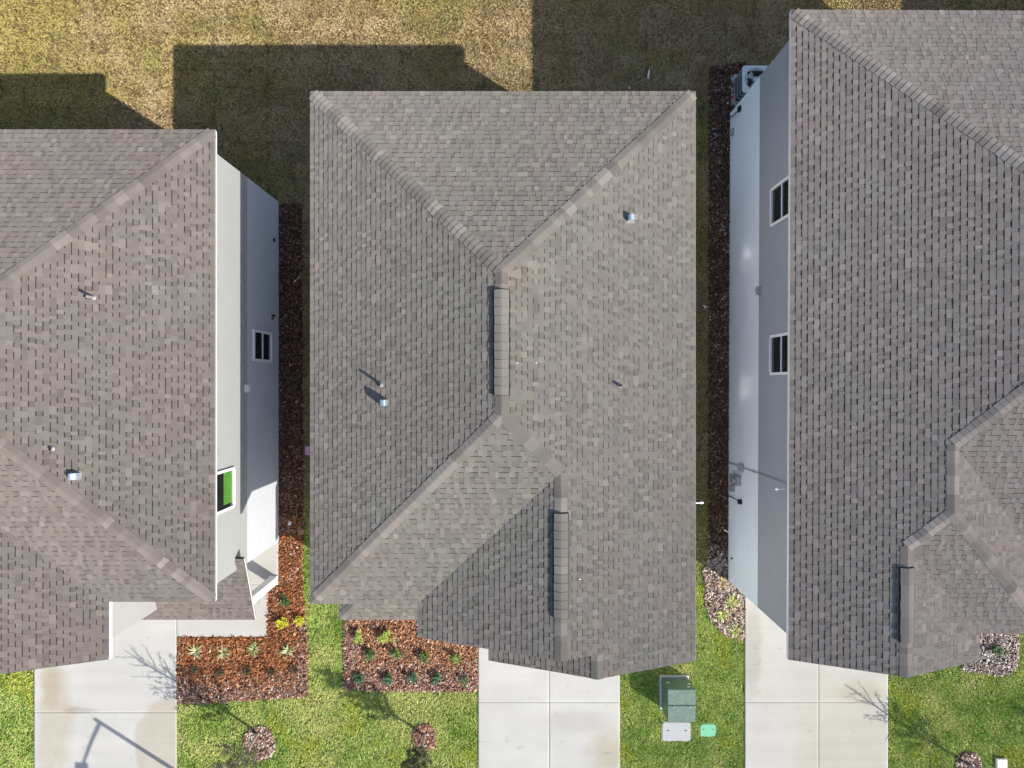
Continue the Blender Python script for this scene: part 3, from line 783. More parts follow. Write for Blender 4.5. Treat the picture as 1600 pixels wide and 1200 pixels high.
def mulch(poly, dens, palf, label, seed, size=1.0):
    rng = np.random.default_rng(seed)
    xs = [p[0] for p in poly]; ys = [p[1] for p in poly]
    A = (max(xs) - min(xs)) * (max(ys) - min(ys)); n = int(A * dens)
    x = rng.uniform(min(xs), max(xs), n); y = rng.uniform(min(ys), max(ys), n)
    k = in_poly(x + rng.normal(0, .025, n), y + rng.normal(0, .025, n), poly); x = x[k]; y = y[k]; n = len(x)
    L = rng.gamma(4, .0125, n) * size + .02; W = L * rng.uniform(.25, .6, n); T = rng.uniform(.006, .014, n)
    th = rng.uniform(0, 2 * math.pi, n); ti = rng.normal(0, .5, n); ro = rng.normal(0, .55, n)
    z = .016 + rng.uniform(0, .055, n) + .02 * fbm(x, y, 3, seed)
    ux = np.stack([np.cos(th) * np.cos(ti), np.sin(th) * np.cos(ti), np.sin(ti)], 1)
    vx = np.stack([-np.sin(th) * np.cos(ro), np.cos(th) * np.cos(ro), np.sin(ro)], 1)
    nz = np.cross(ux, vx); c = np.stack([x, y, z], 1)
    V = []
    for (a, b, d) in ((-1, -1, 0), (1, -.8, 0), (1, 1, 0), (-1, .8, 0), (-.9, -.9, 1), (.95, -.7, 1), (.9, .9, 1), (-.95, .7, 1)):
        V.append(c + ux * (a * L / 2)[:, None] + vx * (b * W / 2)[:, None] + nz * (d * T)[:, None])
    V = np.stack(V, 1).reshape(-1, 3); b = (np.arange(n) * 8)[:, None]
    F = np.concatenate([b + np.array(q)[None, :] for q in ((4, 5, 6, 7), (0, 1, 5, 4), (1, 2, 6, 5), (2, 3, 7, 6), (3, 0, 4, 7))])
    colr = palf(x, y, rng); colv = np.repeat(colr, 8, axis=0)
    # bed of fines under the chips
    nb = len(V); base = np.array([(px, py, .012) for px, py in poly]); ctr = base.mean(0)
    o = np_mesh('mulch', V, F, M['chip'], colv)
    mb = MB(); mb.face([(px, py, .010) for px, py in poly], (.045, .026, .018)); tmp = mb.build('mulch_base', M['chip'])
    me = tmp.data; bpy.data.objects.remove(tmp)
    import bmesh
    bm = bmesh.new(); bm.from_mesh(o.data)
    lay = bm.verts.layers.float_color['Col']
    vs = [bm.verts.new((px, py, .010)) for px, py in poly]
    for v_ in vs: v_[lay] = (.055, .032, .022, 1)
    bm.faces.new(vs); bm.to_mesh(o.data); bm.free(); bpy.data.meshes.remove(me)
    tag(o, label, 'mulch', kind='stuff')
    return o

def pal(cols, w):
    cols = np.array(cols); w = np.array(w) / sum(w)
    def f(n, rng):
        c = cols[rng.choice(len(cols), n, p=w)] * .74 * rng.lognormal(0, .33, n)[:, None]
        return np.clip(c, .01, .8)
    return f
P_OR = pal([(.385,.155,.065), (.31,.115,.05), (.49,.235,.11), (.20,.07,.033), (.50,.34,.23)], [4, 4, 2, 2, 1])
P_PK = pal([(.43,.25,.195), (.32,.18,.138), (.55,.40,.33), (.18,.10,.075), (.58,.48,.42)], [4, 3, 2, 2, 1])
P_BR = pal([(.48,.235,.125), (.39,.175,.09), (.60,.36,.23), (.17,.075,.04), (.66,.50,.38)], [4, 4, 2, 2, 1.4])
P_GY = pal([(.50,.36,.29), (.34,.22,.17), (.66,.55,.48), (.11,.07,.055), (.80,.72,.66)], [3, 3, 3, 2, 2])
P_WH = pal([(.55,.46,.42), (.36,.27,.24), (.72,.65,.61), (.12,.09,.08), (.3,.2,.16)], [3, 2, 4, 3, 1])
P_SHADE = pal([(.20,.11,.075), (.14,.075,.052), (.30,.20,.145), (.10,.055,.035), (.55,.45,.37)], [4, 4, 2, 3, .5])  # chip colours darkened to stand in for the shade between the houses
def mixpal(a, b, fac):
    def f(x, y, rng):
        t = np.clip(fac(x, y) + (fbm(x, y, 1.1, 5) - .5) * .9, 0, 1); m_ = rng.random(len(x)) < t
        return np.where(m_[:, None], b(len(x), rng), a(len(x), rng))
    return f
P_ST = lambda n, rng: P_OR(n, rng) * .62
def shaded_strip_pal(a, b, f0):
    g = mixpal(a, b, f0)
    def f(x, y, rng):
        c = g(x, y, rng); m_ = (y > -4.6) & (rng.random(len(x)) < .8); d_ = P_SHADE(len(x), rng); c[m_] = d_[m_] * .9; return c  # shade of the side strip put into most chip colours here
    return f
mulch(bedL, 1250, shaded_strip_pal(P_OR, P_PK, lambda x, y: np.maximum(sstep(-9.6, -10.9, y) * 1.0, sstep(-7.6, -7.2, x) * (y < -8) * .7) + (y > -5.1) * .35), 'orange-brown wood mulch in the left house bed and side strip', 41)
mulch(bedM, 1250, mixpal(P_BR, P_PK, lambda x, y: np.maximum(sstep(-9.2, -10.3, y), sstep(-5.1, -5.6, x)) * .85), 'brown wood mulch in the bed before the middle house', 42)
mulch(bedR, 1150, mixpal(P_SHADE, P_GY, lambda x, y: sstep(-5.0, -6.6, y) * 1.3), 'pinkish grey wood mulch along the right house side wall', 43)  # side run coloured dark for its shade, front end keeps pinkish grey
mulch(bedRR, 1250, lambda x, y, rng: P_WH(len(x), rng), 'whitish wood mulch at the front right corner of the right house', 44)
mulch(ringL, 1500, mixpal(P_PK, P_GY, lambda x, y: x * 0 + .5), 'round mulch ring around the left young tree', 45)
mulch(ringM, 1500, mixpal(P_BR, P_PK, lambda x, y: x * 0 + .6), 'small round mulch ring around the middle young tree', 46)
mulch(ringR, 1500, mixpal(P_PK, P_WH, lambda x, y: x * 0 + .5), 'dark round mulch ring around the right young tree', 47)

# ------------------------------------------------------------------ grass
ex_rect = lambda x0, x1, y0, y1: [(x0, y0), (x1, y0), (x1, y1), (x0, y1)]
LIDG = (5.16, 6.11, -12.22, -11.60); LIDN = (6.46, 6.97, -12.07, -11.67)
EXCL = [outM, outL, [(7.45, -6.74), (16.66, -6.74), (16.66, 9.24), (7.45, 9.24)], bedL, bedM, bedR, bedRR, ringL, ringM, ringR,
        ex_rect(lx0, lx1, -20, -6), ex_rect(mx0, mx1, -20, -6), ex_rect(rx0, rx1, -20, -6), ex_rect(-11.5, -8.37, -8.66, -5), ex_rect(-10.6, -8.0, -6.86, -5),
        ex_rect(-4.7, -1.2, -6.8, -5.3), ex_rect(5.02, 6.1, -11.15, -9.96), ex_rect(*LIDG), ex_rect(*LIDN)]
def grass(name, x0, x1, y0, y1, dens, colf, label, seed, gain=1.35, hgt=(.03, .065), wid=.0095):
    rng = np.random.default_rng(seed)
    n = int((x1 - x0) * (y1 - y0) * dens)
    x = rng.uniform(x0, x1, n); y = rng.uniform(y0, y1, n)
    k = np.ones(n, bool)
    for e in EXCL: k &= ~in_poly(x, y, e)
    # keep off what lies wholly beneath the roofs
    x = x[k]; y = y[k]
    thin = fbm(x, y, 2.3, seed + 9, 4)
    k = rng.random(len(x)) < np.clip(.35 + (thin - .3) * 2.6, .25, 1); x = x[k]; y = y[k]; n = len(x)
    col0 = colf(x, y, rng)
    V = []; C = []
    for bl in range(4):
        th = rng.uniform(0, 2 * math.pi, n); ln = rng.uniform(.04, .10, n); h = rng.uniform(*hgt, n) * .8; w = wid * rng.uniform(.6, 1.3, n)
        bx = x + rng.normal(0, .02, n); by = y + rng.normal(0, .02, n)
        dx, dy = np.cos(th), np.sin(th)
        p0 = np.stack([bx - dy * w, by + dx * w, np.full(n, .002)], 1); p1 = np.stack([bx + dy * w, by - dx * w, np.full(n, .002)], 1)
        p2 = np.stack([bx + dx * ln * .55 + dy * w * .8, by + dy * ln * .55 - dx * w * .8, h], 1); p3 = np.stack([bx + dx * ln, by + dy * ln, h * rng.uniform(.5, 1.1, n)], 1)
        V.append(np.stack([p0, p1, p2, p3], 1)); c = np.clip(col0 * gain * rng.lognormal(0, .15, n)[:, None], .005, .8); C.append(np.repeat(c[:, None, :], 4, 1))
    V = np.concatenate(V).reshape(-1, 3); C = np.concatenate(C).reshape(-1, 3)
    F = np.arange(len(V)).reshape(-1, 4)
    o = np_mesh(name, V, F, M['blade'], C); tag(o, label, 'grass', kind='stuff'); return o

def lerp(a, b, t): return np.array(a)[None, :] * (1 - t[:, None]) + np.array(b)[None, :] * t[:, None]
def col_back(x, y, rng):
    n1 = fbm(x, y, .45, 3, 4); n2 = fbm(x, y, 1.7, 8, 4); n3 = fbm(x, y, 5, 12, 3)
    c = lerp((.37, .275, .135), (.435, .335, .185), sstep(.3, .7, n2))
    yg = sstep(.48, .8, n1 + .3 * sstep(-11, -17, x) + .10 * sstep(-4, -12, x)) * .8
    c = c * (1 - yg[:, None]) + np.array((.33, .275, .085))[None, :] * yg[:, None]
    gg = sstep(.60, .72, n2 * .5 + n1 * .5) * .4; c = c * (1 - gg[:, None]) + np.array((.15, .20, .045))[None, :] * gg[:, None]
    # worn sod joints, one roll about 0.6 x 2 m
    row = np.floor((y + 50) / .62); jx = np.abs(((x + 50 + (row % 2) * .9) % 1.85) - .92); jy = np.abs(((y + 50) % .62) - .31)
    seam = np.maximum(sstep(.87, .90, jx), sstep(.278, .30, jy) * .7) * sstep(.38, .56, n3) * .6
    c = c * (1 - seam[:, None] * .78)
    row_t = _hash(row, np.floor((x + 50 + (row % 2) * .9) / 1.85), 77); c = c * (.88 + .24 * row_t)[:, None]
    dk = sstep(.66, .8, n3) * .35; return c * (1 - dk[:, None])
def col_front(x, y, rng):
    n1 = fbm(x, y, .6, 23, 4); n2 = fbm(x, y, 2.0, 28, 4)
    c = lerp((.165, .243, .05), (.255, .315, .085), sstep(.3, .7, n2))
    dry = sstep(.50, .70, n1 + .12 * ((x > -7) & (x < -1.2) & (y < -10.5)) - .05 * (x > 12.9))
    dry = np.clip(dry * .6 + .8 * np.exp(-((x - 5.9) ** 2 / .3 + (y + 9.85) ** 2 / .06)), 0, 1)
    c = c * (1 - dry[:, None] * .8) + np.array((.44, .41, .17))[None, :] * dry[:, None] * .8
    yl = sstep(.60, .74, fbm(x, y, 1.1, 33, 3)) * .7; c = c * (1 - yl[:, None]) + np.array((.26, .29, .04))[None, :] * yl[:, None]
    br = rng.random(len(x)) < .05; c[br] = (.36, .29, .16)
    return c
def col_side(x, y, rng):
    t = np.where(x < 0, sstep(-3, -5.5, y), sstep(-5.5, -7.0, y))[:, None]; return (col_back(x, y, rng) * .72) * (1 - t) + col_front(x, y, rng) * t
grass('lawn_grass', -19, 19, 5.6, 14.3, 640, col_back, 'tan half-dormant back lawn with sod seams', 51, gain=1.06)
grass('lawn_grass', -19, 19, -14.4, -6.9, 760, col_front, 'green front lawn with dry yellow patches', 52, gain=1.68)
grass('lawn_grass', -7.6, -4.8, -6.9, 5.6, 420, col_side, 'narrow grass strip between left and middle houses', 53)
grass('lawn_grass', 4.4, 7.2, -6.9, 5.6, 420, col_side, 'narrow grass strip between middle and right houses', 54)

# ------------------------------------------------------------------ small plants
def leaf_quad(V, C, p, d, L, W, col, droop=.3):
    d = Vector(d).normalized(); s = d.cross(Vector((0, 0, 1)))
    if s.length < .05: s = Vector((1, 0, 0))
    s.normalize(); a = Vector(p); m_ = a + d * L * .5 + Vector((0, 0, L * .06)); t = a + d * L - Vector((0, 0, L * droop))
    V.face([a - s * W * .25, a + s * W * .25, m_ + s * W * .5, m_ - s * W * .5], col); V.face([m_ - s * W * .5, m_ + s * W * .5, t], col)

def spiky(px, py, r, seed, label, cols, n=20, w=.03, group=None, name='flax_lily', up=.55):
    rng = random.Random(seed); x, y = G(px, py, .05); mb = MB()
    for i in range(n):
        th = 2 * math.pi * i / n + rng.uniform(-.25, .25); ln = 1.22 * r * rng.uniform(.7, 1.25); el = rng.uniform(.25, up + .55)
        c = rng.choice(cols); pts = []
        for k in range(5):
            t = k / 4; rr = ln * t; z = .03 + ln * (math.sin(el) * t * 1.5 - .95 * t * t * math.sin(el) ** .5)
            pts.append(Vector((x + math.cos(th) * rr * math.cos(el * .6), y + math.sin(th) * rr * math.cos(el * .6), max(z, .02))))
        s = Vector((-math.sin(th), math.cos(th), 0))
        ws = [w * .7, w, w * .9, w * .55, .001]
        for k in range(4): mb.face([pts[k] - s * ws[k] / 2, pts[k] + s * ws[k] / 2, pts[k + 1] + s * ws[k + 1] / 2, pts[k + 1] - s * ws[k + 1] / 2], c)
    o = mb.build(name, M['leafy'], None, (x, y, 0)); o.location = (x, y, 0)
    return tag(o, label, 'plant', group)

def shrub(px, py, r, h, seed, label, cols, n=130, leaf=.05, group=None, name='shrub', spread=1.0):
    r *= 1.25; h *= 1.3; leaf *= 1.25; n = int(n * 1.9)
    rng = random.Random(seed); x, y = G(px, py, h * .4)
    root = thing(name, (x, y, 0), label, 'plant', group); st = MB(); lf = MB()
    nb = 9
    for b in range(nb):
        th = 2 * math.pi * b / nb + rng.uniform(-.3, .3); el = rng.uniform(.5, 1.45); ln = rng.uniform(.6, 1.05)
        tip = Vector((math.cos(th) * math.cos(el) * r * ln * 1.15, math.sin(th) * math.cos(el) * r * ln * 1.15, .04 + math.sin(el) * h * ln))
        mid = tip * .5 + Vector((0, 0, .04))
        st.tube([(0, 0, 0), mid, tip], [.008, .006, .003], 5)
        for k in range(n // nb):
            t = rng.uniform(.25, 1.0); p = mid * (1 - abs(2 * t - 1)) + (tip * t if t > .5 else mid * 0) if False else tip * t + Vector((rng.gauss(0, .03), rng.gauss(0, .03), rng.gauss(.02, .02))) * spread
            d = (math.cos(th + rng.gauss(0, 1.1)), math.sin(th + rng.gauss(0, 1.1)), rng.uniform(-.1, .8))
            c = rng.choice(cols); kk = rng.uniform(.75, 1.25)
            leaf_quad(lf, None, p, d, leaf * rng.uniform(.7, 1.3), leaf * .55, tuple(q * kk for q in c))
    st.build('stem', M['twig'], root); lf.build('foliage', M['leafy'], root)
    return root

VAR = [(.30,.38,.15), (.44,.48,.26), (.16,.27,.09), (.52,.54,.34)]
GRN = [(.03,.075,.022), (.05,.11,.03), (.022,.055,.018), (.08,.15,.045)]
YEL = [(.52,.48,.02), (.60,.52,.03), (.42,.44,.03), (.30,.36,.04)]
YG = [(.26,.34,.05), (.34,.40,.07), (.18,.27,.04), (.42,.44,.10)]
DKR = [(.035,.05,.022), (.05,.035,.025), (.025,.04,.018), (.09,.06,.03)]
where4 = ['leftmost of four pale spiky flax lilies, nearest the left driveway', 'second flax lily from the driveway, beside the front walk', 'third flax lily from the driveway, below the porch corner', 'rightmost of four pale spiky flax lilies, near the grass strip']
for i, (px, py) in enumerate(((307, 1017), (350, 1019), (397, 1013), (450, 1016))):
    spiky(px, py, .26, 60 + i, where4[i], VAR, 26, .034, 'flax lilies in the left bed')
wh5 = ['tiny dark plant first in the lower row, nearest the left driveway', 'tiny dark plant second in the lower row of the orange bed', 'tiny dark plant in the middle of the lower row of the orange bed', 'tiny dark plant fourth in the lower row, under the third lily', 'tiny dark plant last in the lower row, nearest the grass strip']
for i, (px, py) in enumerate(((304, 1047), (345, 1050), (387, 1048), (424, 1050), (461, 1046))):
    shrub(px, py, .15, .17, 70 + i, wh5[i], DKR, 80, .042, 'small dark plants in the left bed')
shrub(442, 972, .20, .25, 80, 'taller bright yellow shrub beside the front walk', YEL, 150, .055, 'yellow shrubs in the left bed', 'yellow_shrub')
shrub(469, 969, .17, .22, 81, 'compact bright yellow shrub at the grass edge', YEL, 140, .05, 'yellow shrubs in the left bed', 'yellow_shrub')
shrub(446, 939, .20, .25, 82, 'dark green shrub in orange mulch by the porch column', GRN, 110, .05, None)
shrub(560, 994, .20, .28, 83, 'bright lime-green shrub at the left of the middle bed', YG, 170, .05, 'lime-green shrubs in the middle bed', 'lime_shrub')
shrub(602, 995, .25, .42, 84, 'loose taller lime-green shrub under the middle porch eave', YG, 190, .055, 'lime-green shrubs in the middle bed', 'lime_shrub')
MB4 = [((578, 1021), GRN), ((619, 1021), GRN), ((663, 1025), GRN), ((711, 1027), [(.09,.17,.035), (.05,.11,.03), (.16,.24,.05)])]
l4 = ['dark green shrub first in the upper row of the middle bed', 'green shrub second in the upper row with a wide shadow', 'green shrub third in the upper row of the middle bed', 'paler green shrub last in the upper row, near the middle driveway']
for i, ((px, py), cl) in enumerate(MB4):
    shrub(px, py, .19, .30, 90 + i, l4[i], cl + YG[:1], 130, .05, 'green shrubs in the middle bed')
l5 = ['blue-green shrub first in the lower row of the middle bed', 'blue-green shrub second in the lower row', 'blue-green shrub third in the lower row, widest of them', 'blue-green shrub fourth in the lower row', 'sparse spindly shrub last in the lower row by the middle driveway']
BG = [(.035,.10,.05), (.06,.14,.07), (.025,.07,.035), (.11,.19,.09)]
for i, (px, py) in enumerate(((561, 1060), (605, 1060), (646, 1058), (683, 1059), (724, 1062))):
    shrub(px, py, (.19, .17, .22, .18, .20)[i], .27, 100 + i, l5[i], BG if i < 4 else GRN, 130 if i < 4 else 45, .05, 'green shrubs in the middle bed')
LY = [(.34,.44,.06), (.50,.55,.12), (.22,.34,.05)]
spiky(1142, 940, .27, 110, 'yellow-green tuft nearest the right house wall', LY, 26, .028, 'grassy tufts in the right bed', 'grass_tuft', .8)
spiky(1128, 959, .27, 111, 'yellow-green tuft in the middle of the grey mulch', LY, 26, .028, 'grassy tufts in the right bed', 'grass_tuft', .8)
spiky(1147, 984, .23, 112, 'small yellow-green tuft beside the right driveway edge', LY, 22, .028, 'grassy tufts in the right bed', 'grass_tuft', .8)
spiky(1127, 909, .22, 113, 'dry tan grass tuft against the right house wall', [(.50,.38,.17), (.42,.30,.12)], 24, .03, 'grassy tufts in the right bed', 'grass_tuft', .8)
shrub(1558, 1016, .19, .28, 114, 'dark green shrub alone in whitish mulch', GRN, 120, .05)

# ------------------------------------------------------------------ young trees
def tree(px, py, h, r, seed, label, leaves=900, zc=1.2, leafcols=((.07,.09,.03), (.10,.12,.04), (.13,.10,.05)), nl=16, lean=(0, 0), thin=1.4):
    x, y = G(px, py); rng = random.Random(seed)
    root = thing('young_tree', (x, y, 0), label, 'tree', 'young street trees')
    tr = MB(); cr = MB()
    top = Vector((lean[0], lean[1], h)); pts = []
    for i in range(9):
        t = i / 8; pts.append(Vector((lean[0] * t + .05 * math.sin(t * 5 + seed), lean[1] * t + .04 * math.cos(t * 4 + seed), h * t)))
    tr.tube(pts, [.05 * (1 - .85 * i / 8) + .004 for i in range(9)], 8)
    tr.tube([(0, 0, 0), (0, 0, .12)], [.062, .043], 8)
    tr.build('trunk', M['bark'], root)
    bt = MB()
    for i in range(nl):
        t = (i + .5) / nl; z = zc + (h * .93 - zc) * t ** 1.25; f = z / h
        p = Vector((lean[0] * f, lean[1] * f, z)); th = i * 2.4 + rng.uniform(-.4, .4)
        ln = r * (1.15 - .75 * t) * rng.uniform(.75, 1.2)
        d = Vector((math.cos(th), math.sin(th), rng.uniform(.6, 1.2)))
        q = [p + d * ln * k / 3 + Vector((rng.gauss(0, .02), rng.gauss(0, .02), .03 * k * k * ln)) for k in range(4)]
        bt.tube(q, [.016, .013, .010, .006], 5, None, 0, False)
        for s in range(6):
            a = q[1 + s % 3] if s < 3 else (q[1 + s % 3] + q[s % 3]) / 2
            td = Vector((math.cos(th + rng.gauss(0, 1)), math.sin(th + rng.gauss(0, 1)), rng.uniform(.2, 1.3))) ; tl_ = ln * rng.uniform(.25, .55)
            b = a + td * tl_ * .6; bt.tube([a, (a + b) / 2 + Vector((0, 0, .01)), b], [.008, .007, .004], 4, None, 0, False)
            for k in range(int(leaves / (nl * 6) * max(.0, (1 + thin * .5) - thin * 1.35 * t) + rng.random())):
                c = rng.choice(leafcols); e = a + (b - a) * rng.uniform(.2, 1.1) + Vector((rng.gauss(0, .035), rng.gauss(0, .035), rng.gauss(0, .03)))
                leaf_quad(cr, None, e, (rng.gauss(0, 1), rng.gauss(0, 1), rng.gauss(.1, .5)), rng.uniform(.035, .075), .034, c)
    b_ = bt.build('branch', M['twig'], root)
    if cr.f: cr.build('crown', M['leafy'], root)
    return root
tree(405, 1146, 4.2, .75, 31, 'leafless-looking young tree in the mulch ring before the left house', 2600, 1.05, nl=30, thin=2.0)
tree(662, 1148, 3.3, .45, 32, 'slim young tree in the small mulch ring before the middle house', 4200, .9, nl=26, thin=.5)
tree(1512, 1194, 3.9, .62, 33, 'thin young tree in the mulch ring before the right house', 1500, 1.0, nl=24, thin=2.0)
t4 = tree(1742, 1205, 3.6, .6, 34, 'young tree past the right edge, its crown shadow on the far right lawn', 3200, 1.0, nl=22)
mulch(ringS, 900, mixpal(P_PK, P_WH, lambda x, y: x * 0 + .5), 'mulch ring around the young tree past the right edge', 48)

# ------------------------------------------------------------------ street lamp (its shadow lies on the left driveway)
lb = G(422, 1297); hL = 5.5
lamp = thing('street_lamp', (lb[0], lb[1], 0), 'street lamp on a tall pole, its shadow lying across the left driveway', 'street lamp')
mb = MB(); mb.tube([(0, 0, 0), (0, 0, hL)], [.085, .06], 12); mb.build('pole', M['grey_metal'], lamp)
mb = MB(); mb.tube([(0, 0, 0), (0, 0, .35)], [.16, .12], 12); mb.build('base', M['grey_metal'], lamp)
mb = MB(); mb.tube([(0, 0, hL - .16), (-.2, -.6, hL - .1), (-.5, -1.55, hL - .06)], [.05, .045, .035], 8); mb.build('arm', M['grey_metal'], lamp)
mb = MB(); mb.box(-.72, -.36, -2.0, -1.45, hL - .12, hL + .0, bev=.03); hd = mb.build('lamp_head', M['grey_metal'], lamp)
mb = MB(); mb.box(-.66, -.42, -1.92, -1.53, hL - .14, hL - .121); mb.build('lens', M['vinyl'], hd)

# ------------------------------------------------------------------ utility cabinet and ground lids
X0, X1, Y1, Y0 = 5.12, 6.01, -10.04, -11.09; ZT = 1.03; ym = -10.55
off = ((X0 + X1) / 2, (Y0 + Y1) / 2, 0)
ub = thing('utility_cabinet', off, 'green metal utility cabinet on a concrete pad beside the middle driveway', 'utility box')
mb = MB(); mb.box(X0 - .06, X1 + .05, Y0 - .04, Y1 + .06, .0, .09, (.5, .49, .46), bev=.012); mb.build('pad', M['concrete'], ub, off)
mb = MB(); mb.box(X0, X1, ym, Y1, .09, ZT - .05); mb.box(X0 + .01, X1 - .01, Y0 + .01, ym, .09, ZT - .06); mb.build('body', M['tgreen'], ub, off)
mb = MB(); mb.box(X0 - .015, X1 + .015, ym + .006, Y1 + .015, ZT - .05, ZT + .005, bev=.02); mb.build('lid', M['tgreen'], ub, off)
mb = MB(); mb.box(X0 - .015, X1 + .015, Y0 - .01, ym - .006, ZT - .06, ZT - .004, bev=.02); mb.box(X0, X1, Y0 - .0, Y0 + .01, .12, ZT - .06); mb.build('door', M['tgreen'], ub, off)
mb = MB()
for x, z, w, h_ in ((X1 - .20, .78, .09, .06), (X1 - .13, .55, .10, .07), (X0 + .10, .45, .07, .06)): mb.box(x, x + w, Y1, Y1 + .004, z, z + h_)
mb.build('warning_sticker', M['sticker'], ub, off)
mb = MB()
for y in (ym - .05,): mb.tube([(X0 + .18, y, ZT), (X0 + .18, y, ZT + .02)], [.02, .02], 8); mb.tube([(X1 - .18, y, ZT), (X1 - .18, y, ZT + .02)], [.02, .02], 8)
mb.build('hinge', M['grey_metal'], ub, off)
mb = MB(); mb.box(off[0] - .05, off[0] + .05, Y0 - .06, Y0 - .005, .5, .62, bev=.01); mb.tube([(off[0], Y0 - .03, .42), (off[0], Y0 - .03, .5)], [.03, .03], 8); mb.build('lock', M['grey_metal'], ub, off)
def rrect(x0, x1, y0, y1, r, k=5):
    pts = []
    for cx, cy, a in ((x1 - r, y1 - r, 0), (x0 + r, y1 - r, 90), (x0 + r, y0 + r, 180), (x1 - r, y0 + r, 270)):
        for i in range(k + 1): t = math.radians(a + 90 * i / k); pts.append((cx + r * math.cos(t), cy + r * math.sin(t)))
    return pts
def lid(name, rc, m, label, collar):
    x0, x1, y0, y1 = rc; off = ((x0 + x1) / 2, (y0 + y1) / 2, 0); r_ = thing(name, off, label, 'utility lid')
    q = MB(); q.prism(rrect(x0 - .03, x1 + .03, y0 - .03, y1 + .03, .12), -.02, .03); q.build('collar', collar, r_, off)
    q = MB(); q.prism(rrect(x0, x1, y0, y1, .10), .02, .048); l_ = q.build('cover', m, r_, off)
    q = MB(); w = x1 - x0
    for fx in (.16, .80): q.box(x0 + w * fx, x0 + w * (fx + .08), (y0 + y1) / 2 + .02, (y0 + y1) / 2 + .05, .048, .052)
    q.build('lift_slot', M['black'], l_, off)
lid('lawn_service_box', LIDG, M['lidgrey'], 'grey oblong utility lid in the grass in front of the green cabinet', M['lidgrey'])
lid('lawn_service_box', LIDN, M['lidgreen'], 'small bright green utility lid flush with the lawn', M['lidgreen'])

# ------------------------------------------------------------------ air conditioner behind the right house
ax0, ax1, ay0, ay1, az = 7.60, 8.48, 9.62, 10.50, .93
off = ((ax0 + ax1) / 2, (ay0 + ay1) / 2, 0)
ac = thing('air_conditioner', off, 'white air conditioner condenser with round fan grille behind the right house', 'air conditioner')
mb = MB(); mb.box(ax0 - .1, ax1 + .1, ay0 - .1, ay1 + .1, 0, .08, (.45, .44, .42)); mb.build('pad', M['concrete'], ac, off)
mb = MB(); mb.prism(rrect(ax0 + .03, ax1 - .03, ay0 + .03, ay1 - .03, .1), .08, az - .06)
mb.build('coil', M['acdark'], ac, off)
mb = MB()
for x in np.linspace(ax0 + .1, ax1 - .1, 9): mb.box(x - .004, x + .004, ay0 + .012, ay0 + .03, .1, az - .06); mb.box(x - .004, x + .004, ay1 - .03, ay1 - .012, .1, az - .06)
for y in np.linspace(ay0 + .1, ay1 - .1, 9): mb.box(ax0 + .012, ax0 + .03, y - .004, y + .004, .1, az - .06); mb.box(ax1 - .03, ax1 - .012, y - .004, y + .004, .1, az - .06)
for z in (.1, .36, .62): mb.prism(rrect(ax0 + .005, ax1 - .005, ay0 + .005, ay1 - .005, .1), z, z + .025)
mb.build('louvre', M['grey_metal'], ac, off)
cx, cy = off[0], off[1]; R = .35; mb = MB(); seg = 32; outer = rrect(ax0, ax1, ay0, ay1, .1, 7); no = len(outer)
inner = [(cx + R * math.cos(math.atan2(y - cy, x - cx)), cy + R * math.sin(math.atan2(y - cy, x - cx))) for x, y in outer]
for i in range(no):
    j = (i + 1) % no
    mb.face([(*outer[i], az), (*outer[j], az), (*inner[j], az), (*inner[i], az)]); mb.face([(*outer[i], az - .06), (*outer[j], az - .06), (*outer[j], az), (*outer[i], az)])
    mb.face([(*inner[i], az), (*inner[j], az), (*inner[j], az - .08), (*inner[i], az - .08)])
mb.build('top_panel', M['acbody'], ac, off)
mb = MB()
for k in range(3):
    t0 = k * 2.094; pts = []
    mb.face([(cx + .06 * math.cos(t0), cy + .06 * math.sin(t0), az - .05), (cx + .31 * math.cos(t0 - .1), cy + .31 * math.sin(t0 - .1), az - .05), (cx + .31 * math.cos(t0 + .75), cy + .31 * math.sin(t0 + .75), az - .055), (cx + .06 * math.cos(t0 + 1.2), cy + .06 * math.sin(t0 + 1.2), az - .055)])
mb.tube([(cx, cy, az - .055), (cx, cy, az - .03)], [.1, .09], 14); mb.build('fan', M['acbody'], ac, off)
mb = MB()
for rr in (.12, .2, .28, .345):
    pts = [(cx + rr * math.cos(2 * math.pi * k / 28), cy + rr * math.sin(2 * math.pi * k / 28), az + .012) for k in range(29)]; mb.tube(pts, [.006] * 29, 5, None, 0, False)
for k in range(8): t = k * math.pi / 4; mb.tube([(cx + .1 * math.cos(t), cy + .1 * math.sin(t), az + .014), (cx + .35 * math.cos(t), cy + .35 * math.sin(t), az + .01)], [.006, .006], 5)
mb.build('grille', M['acdark'], ac, off)

# ------------------------------------------------------------------ loose bits
def bit(name, px, py, fn, m, label, cat, z=0):
    x, y = G(px, py, z); mb = MB(); fn(mb, x, y); o = mb.build(name, m, None, (x, y, 0)); o.location = (x, y, 0); return tag(o, label, cat)
bit('cleanout_cap', 453, 817, lambda b, x, y: (b.tube([(x, y, 0), (x, y, .08)], [.07, .07], 14), b.box(x - .02, x + .02, y - .02, y + .02, .08, .1)), M['pvc'], 'round white cleanout cap in the mulch beside the left house', 'pipe cap')
bit('foam_board', 482, 704, lambda b, x, y: b.box(x - .1, x + .3, y - .15, y + .15, .04, .075), M['pink'], 'scrap of pink foam board under the left eave of the middle house', 'foam board')
bit('plastic_strip', 1013, 117, lambda b, x, y: b.tube([(x - .02, y - .15, .07), (x - .01, y, .08), (x + .02, y + .14, .07)], [.022, .024, .02], 6), M['pvc'], 'bent white plastic strip on the shaded back lawn', 'litter')
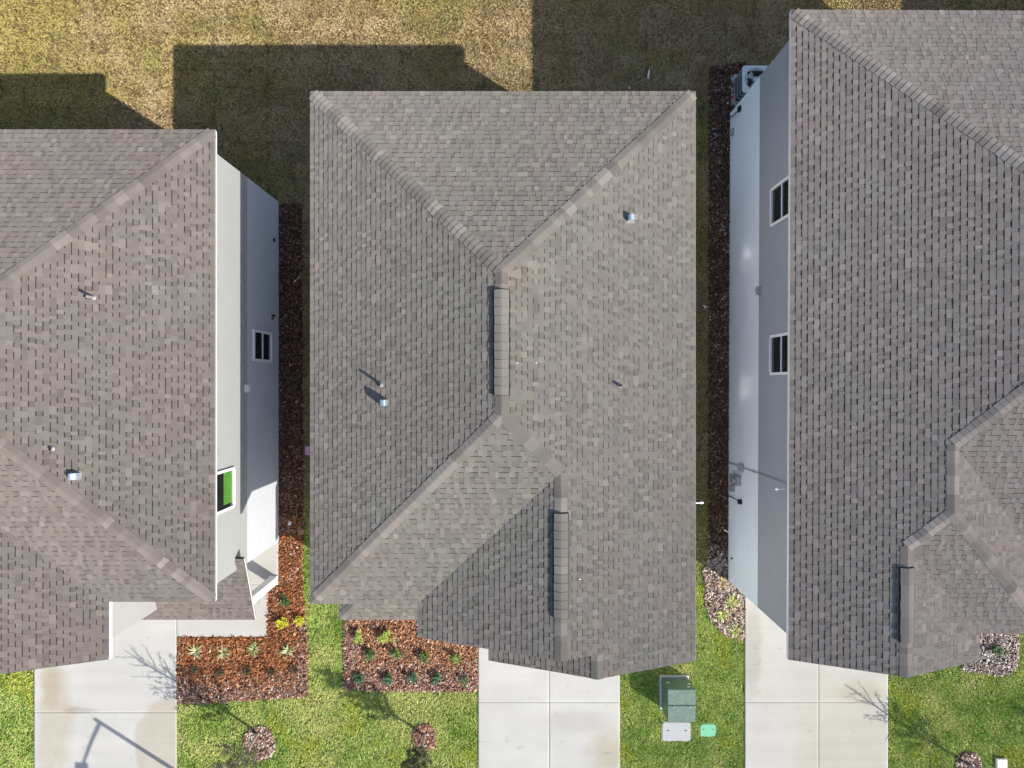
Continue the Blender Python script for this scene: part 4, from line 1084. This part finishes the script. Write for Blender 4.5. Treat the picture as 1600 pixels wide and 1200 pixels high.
bit('paper_scrap', 1100, 480, lambda b, x, y: (b.face([(x - .08, y + .07, .08), (x + .09, y + .02, .1), (x, y - .02, .07)]), b.face([(x, y - .02, .07), (x + .09, y + .02, .1), (x - .03, y - .09, .09)])), M['sticker'], 'crumpled white paper scrap in the strip beside the middle house', 'litter')
bit('bottle_top', 1142, 154, lambda b, x, y: b.tube([(x, y, .05), (x, y, .1)], [.06, .05], 10), M['red'], 'red plastic cap on the ground near the condenser', 'litter')
bit('pebble', 1136, 162, lambda b, x, y: b.tube([(x, y, .04), (x, y, .07), (x, y, .09)], [.03, .035, .015], 8), M['pvc'], 'small white pebble beside the red cap', 'pebble')
bit('foam_crumb', 983, 139, lambda b, x, y: b.tube([(x, y, .06), (x, y, .09), (x, y, .11)], [.025, .03, .012], 8), M['pvc'], 'white foam crumb just behind the middle roof back edge', 'litter')
def post(b, x, y):
    b.box(x - .17, x + .17, y - .17, y + .17, 0, .10, bev=.015); b.box(x - .185, x + .185, y - .185, y + .185, .10, .14, bev=.03)
bit('meter_box', 1565, 1194, post, M['pvc'], 'low white box set in the lawn at the bottom right corner', 'utility box', .1)

# =================================================================== CAMERA, SUN, SKY
cam = bpy.data.cameras.new('camera'); co = bpy.data.objects.new('camera', cam); COL.objects.link(co)
co.location = (0, 0, H); co.rotation_euler = (0, 0, 0)
cam.sensor_fit = 'HORIZONTAL'; cam.sensor_width = 36; cam.lens = 36 * (K * H) / 1600.0; cam.clip_end = 500
SC.camera = co
SC.cycles.sample_clamp_indirect = 0; SC.cycles.blur_glossy = 0; SC.cycles.caustics_reflective = True

d = Vector((-6.48, 4.15, -5.9))
sun = bpy.data.lights.new('sun', 'SUN'); so = bpy.data.objects.new('sun', sun); COL.objects.link(so)
sun.energy = 4.0; sun.angle = math.radians(.5); sun.color = (1, .94, .84)
so.rotation_euler = d.to_track_quat('-Z', 'Y').to_euler(); so.location = (20, -13, 30)
w = bpy.data.worlds.new('World'); SC.world = w; w.use_nodes = True
nt = w.node_tree; sky = nt.nodes.new('ShaderNodeTexSky'); sky.sky_type = 'NISHITA'; sky.sun_disc = False
sky.sun_elevation = math.asin(5.9 / d.length); sky.sun_rotation = math.atan2(6.48, -4.15)
sky.ozone_density = 1.0; sky.dust_density = 1.2
nt.links.new(sky.outputs['Color'], nt.nodes['Background'].inputs['Color']); nt.nodes['Background'].inputs['Strength'].default_value = .118
vs = SC.view_settings; vs.view_transform = 'Standard'; vs.look = 'None'; vs.exposure = .76; vs.gamma = 1
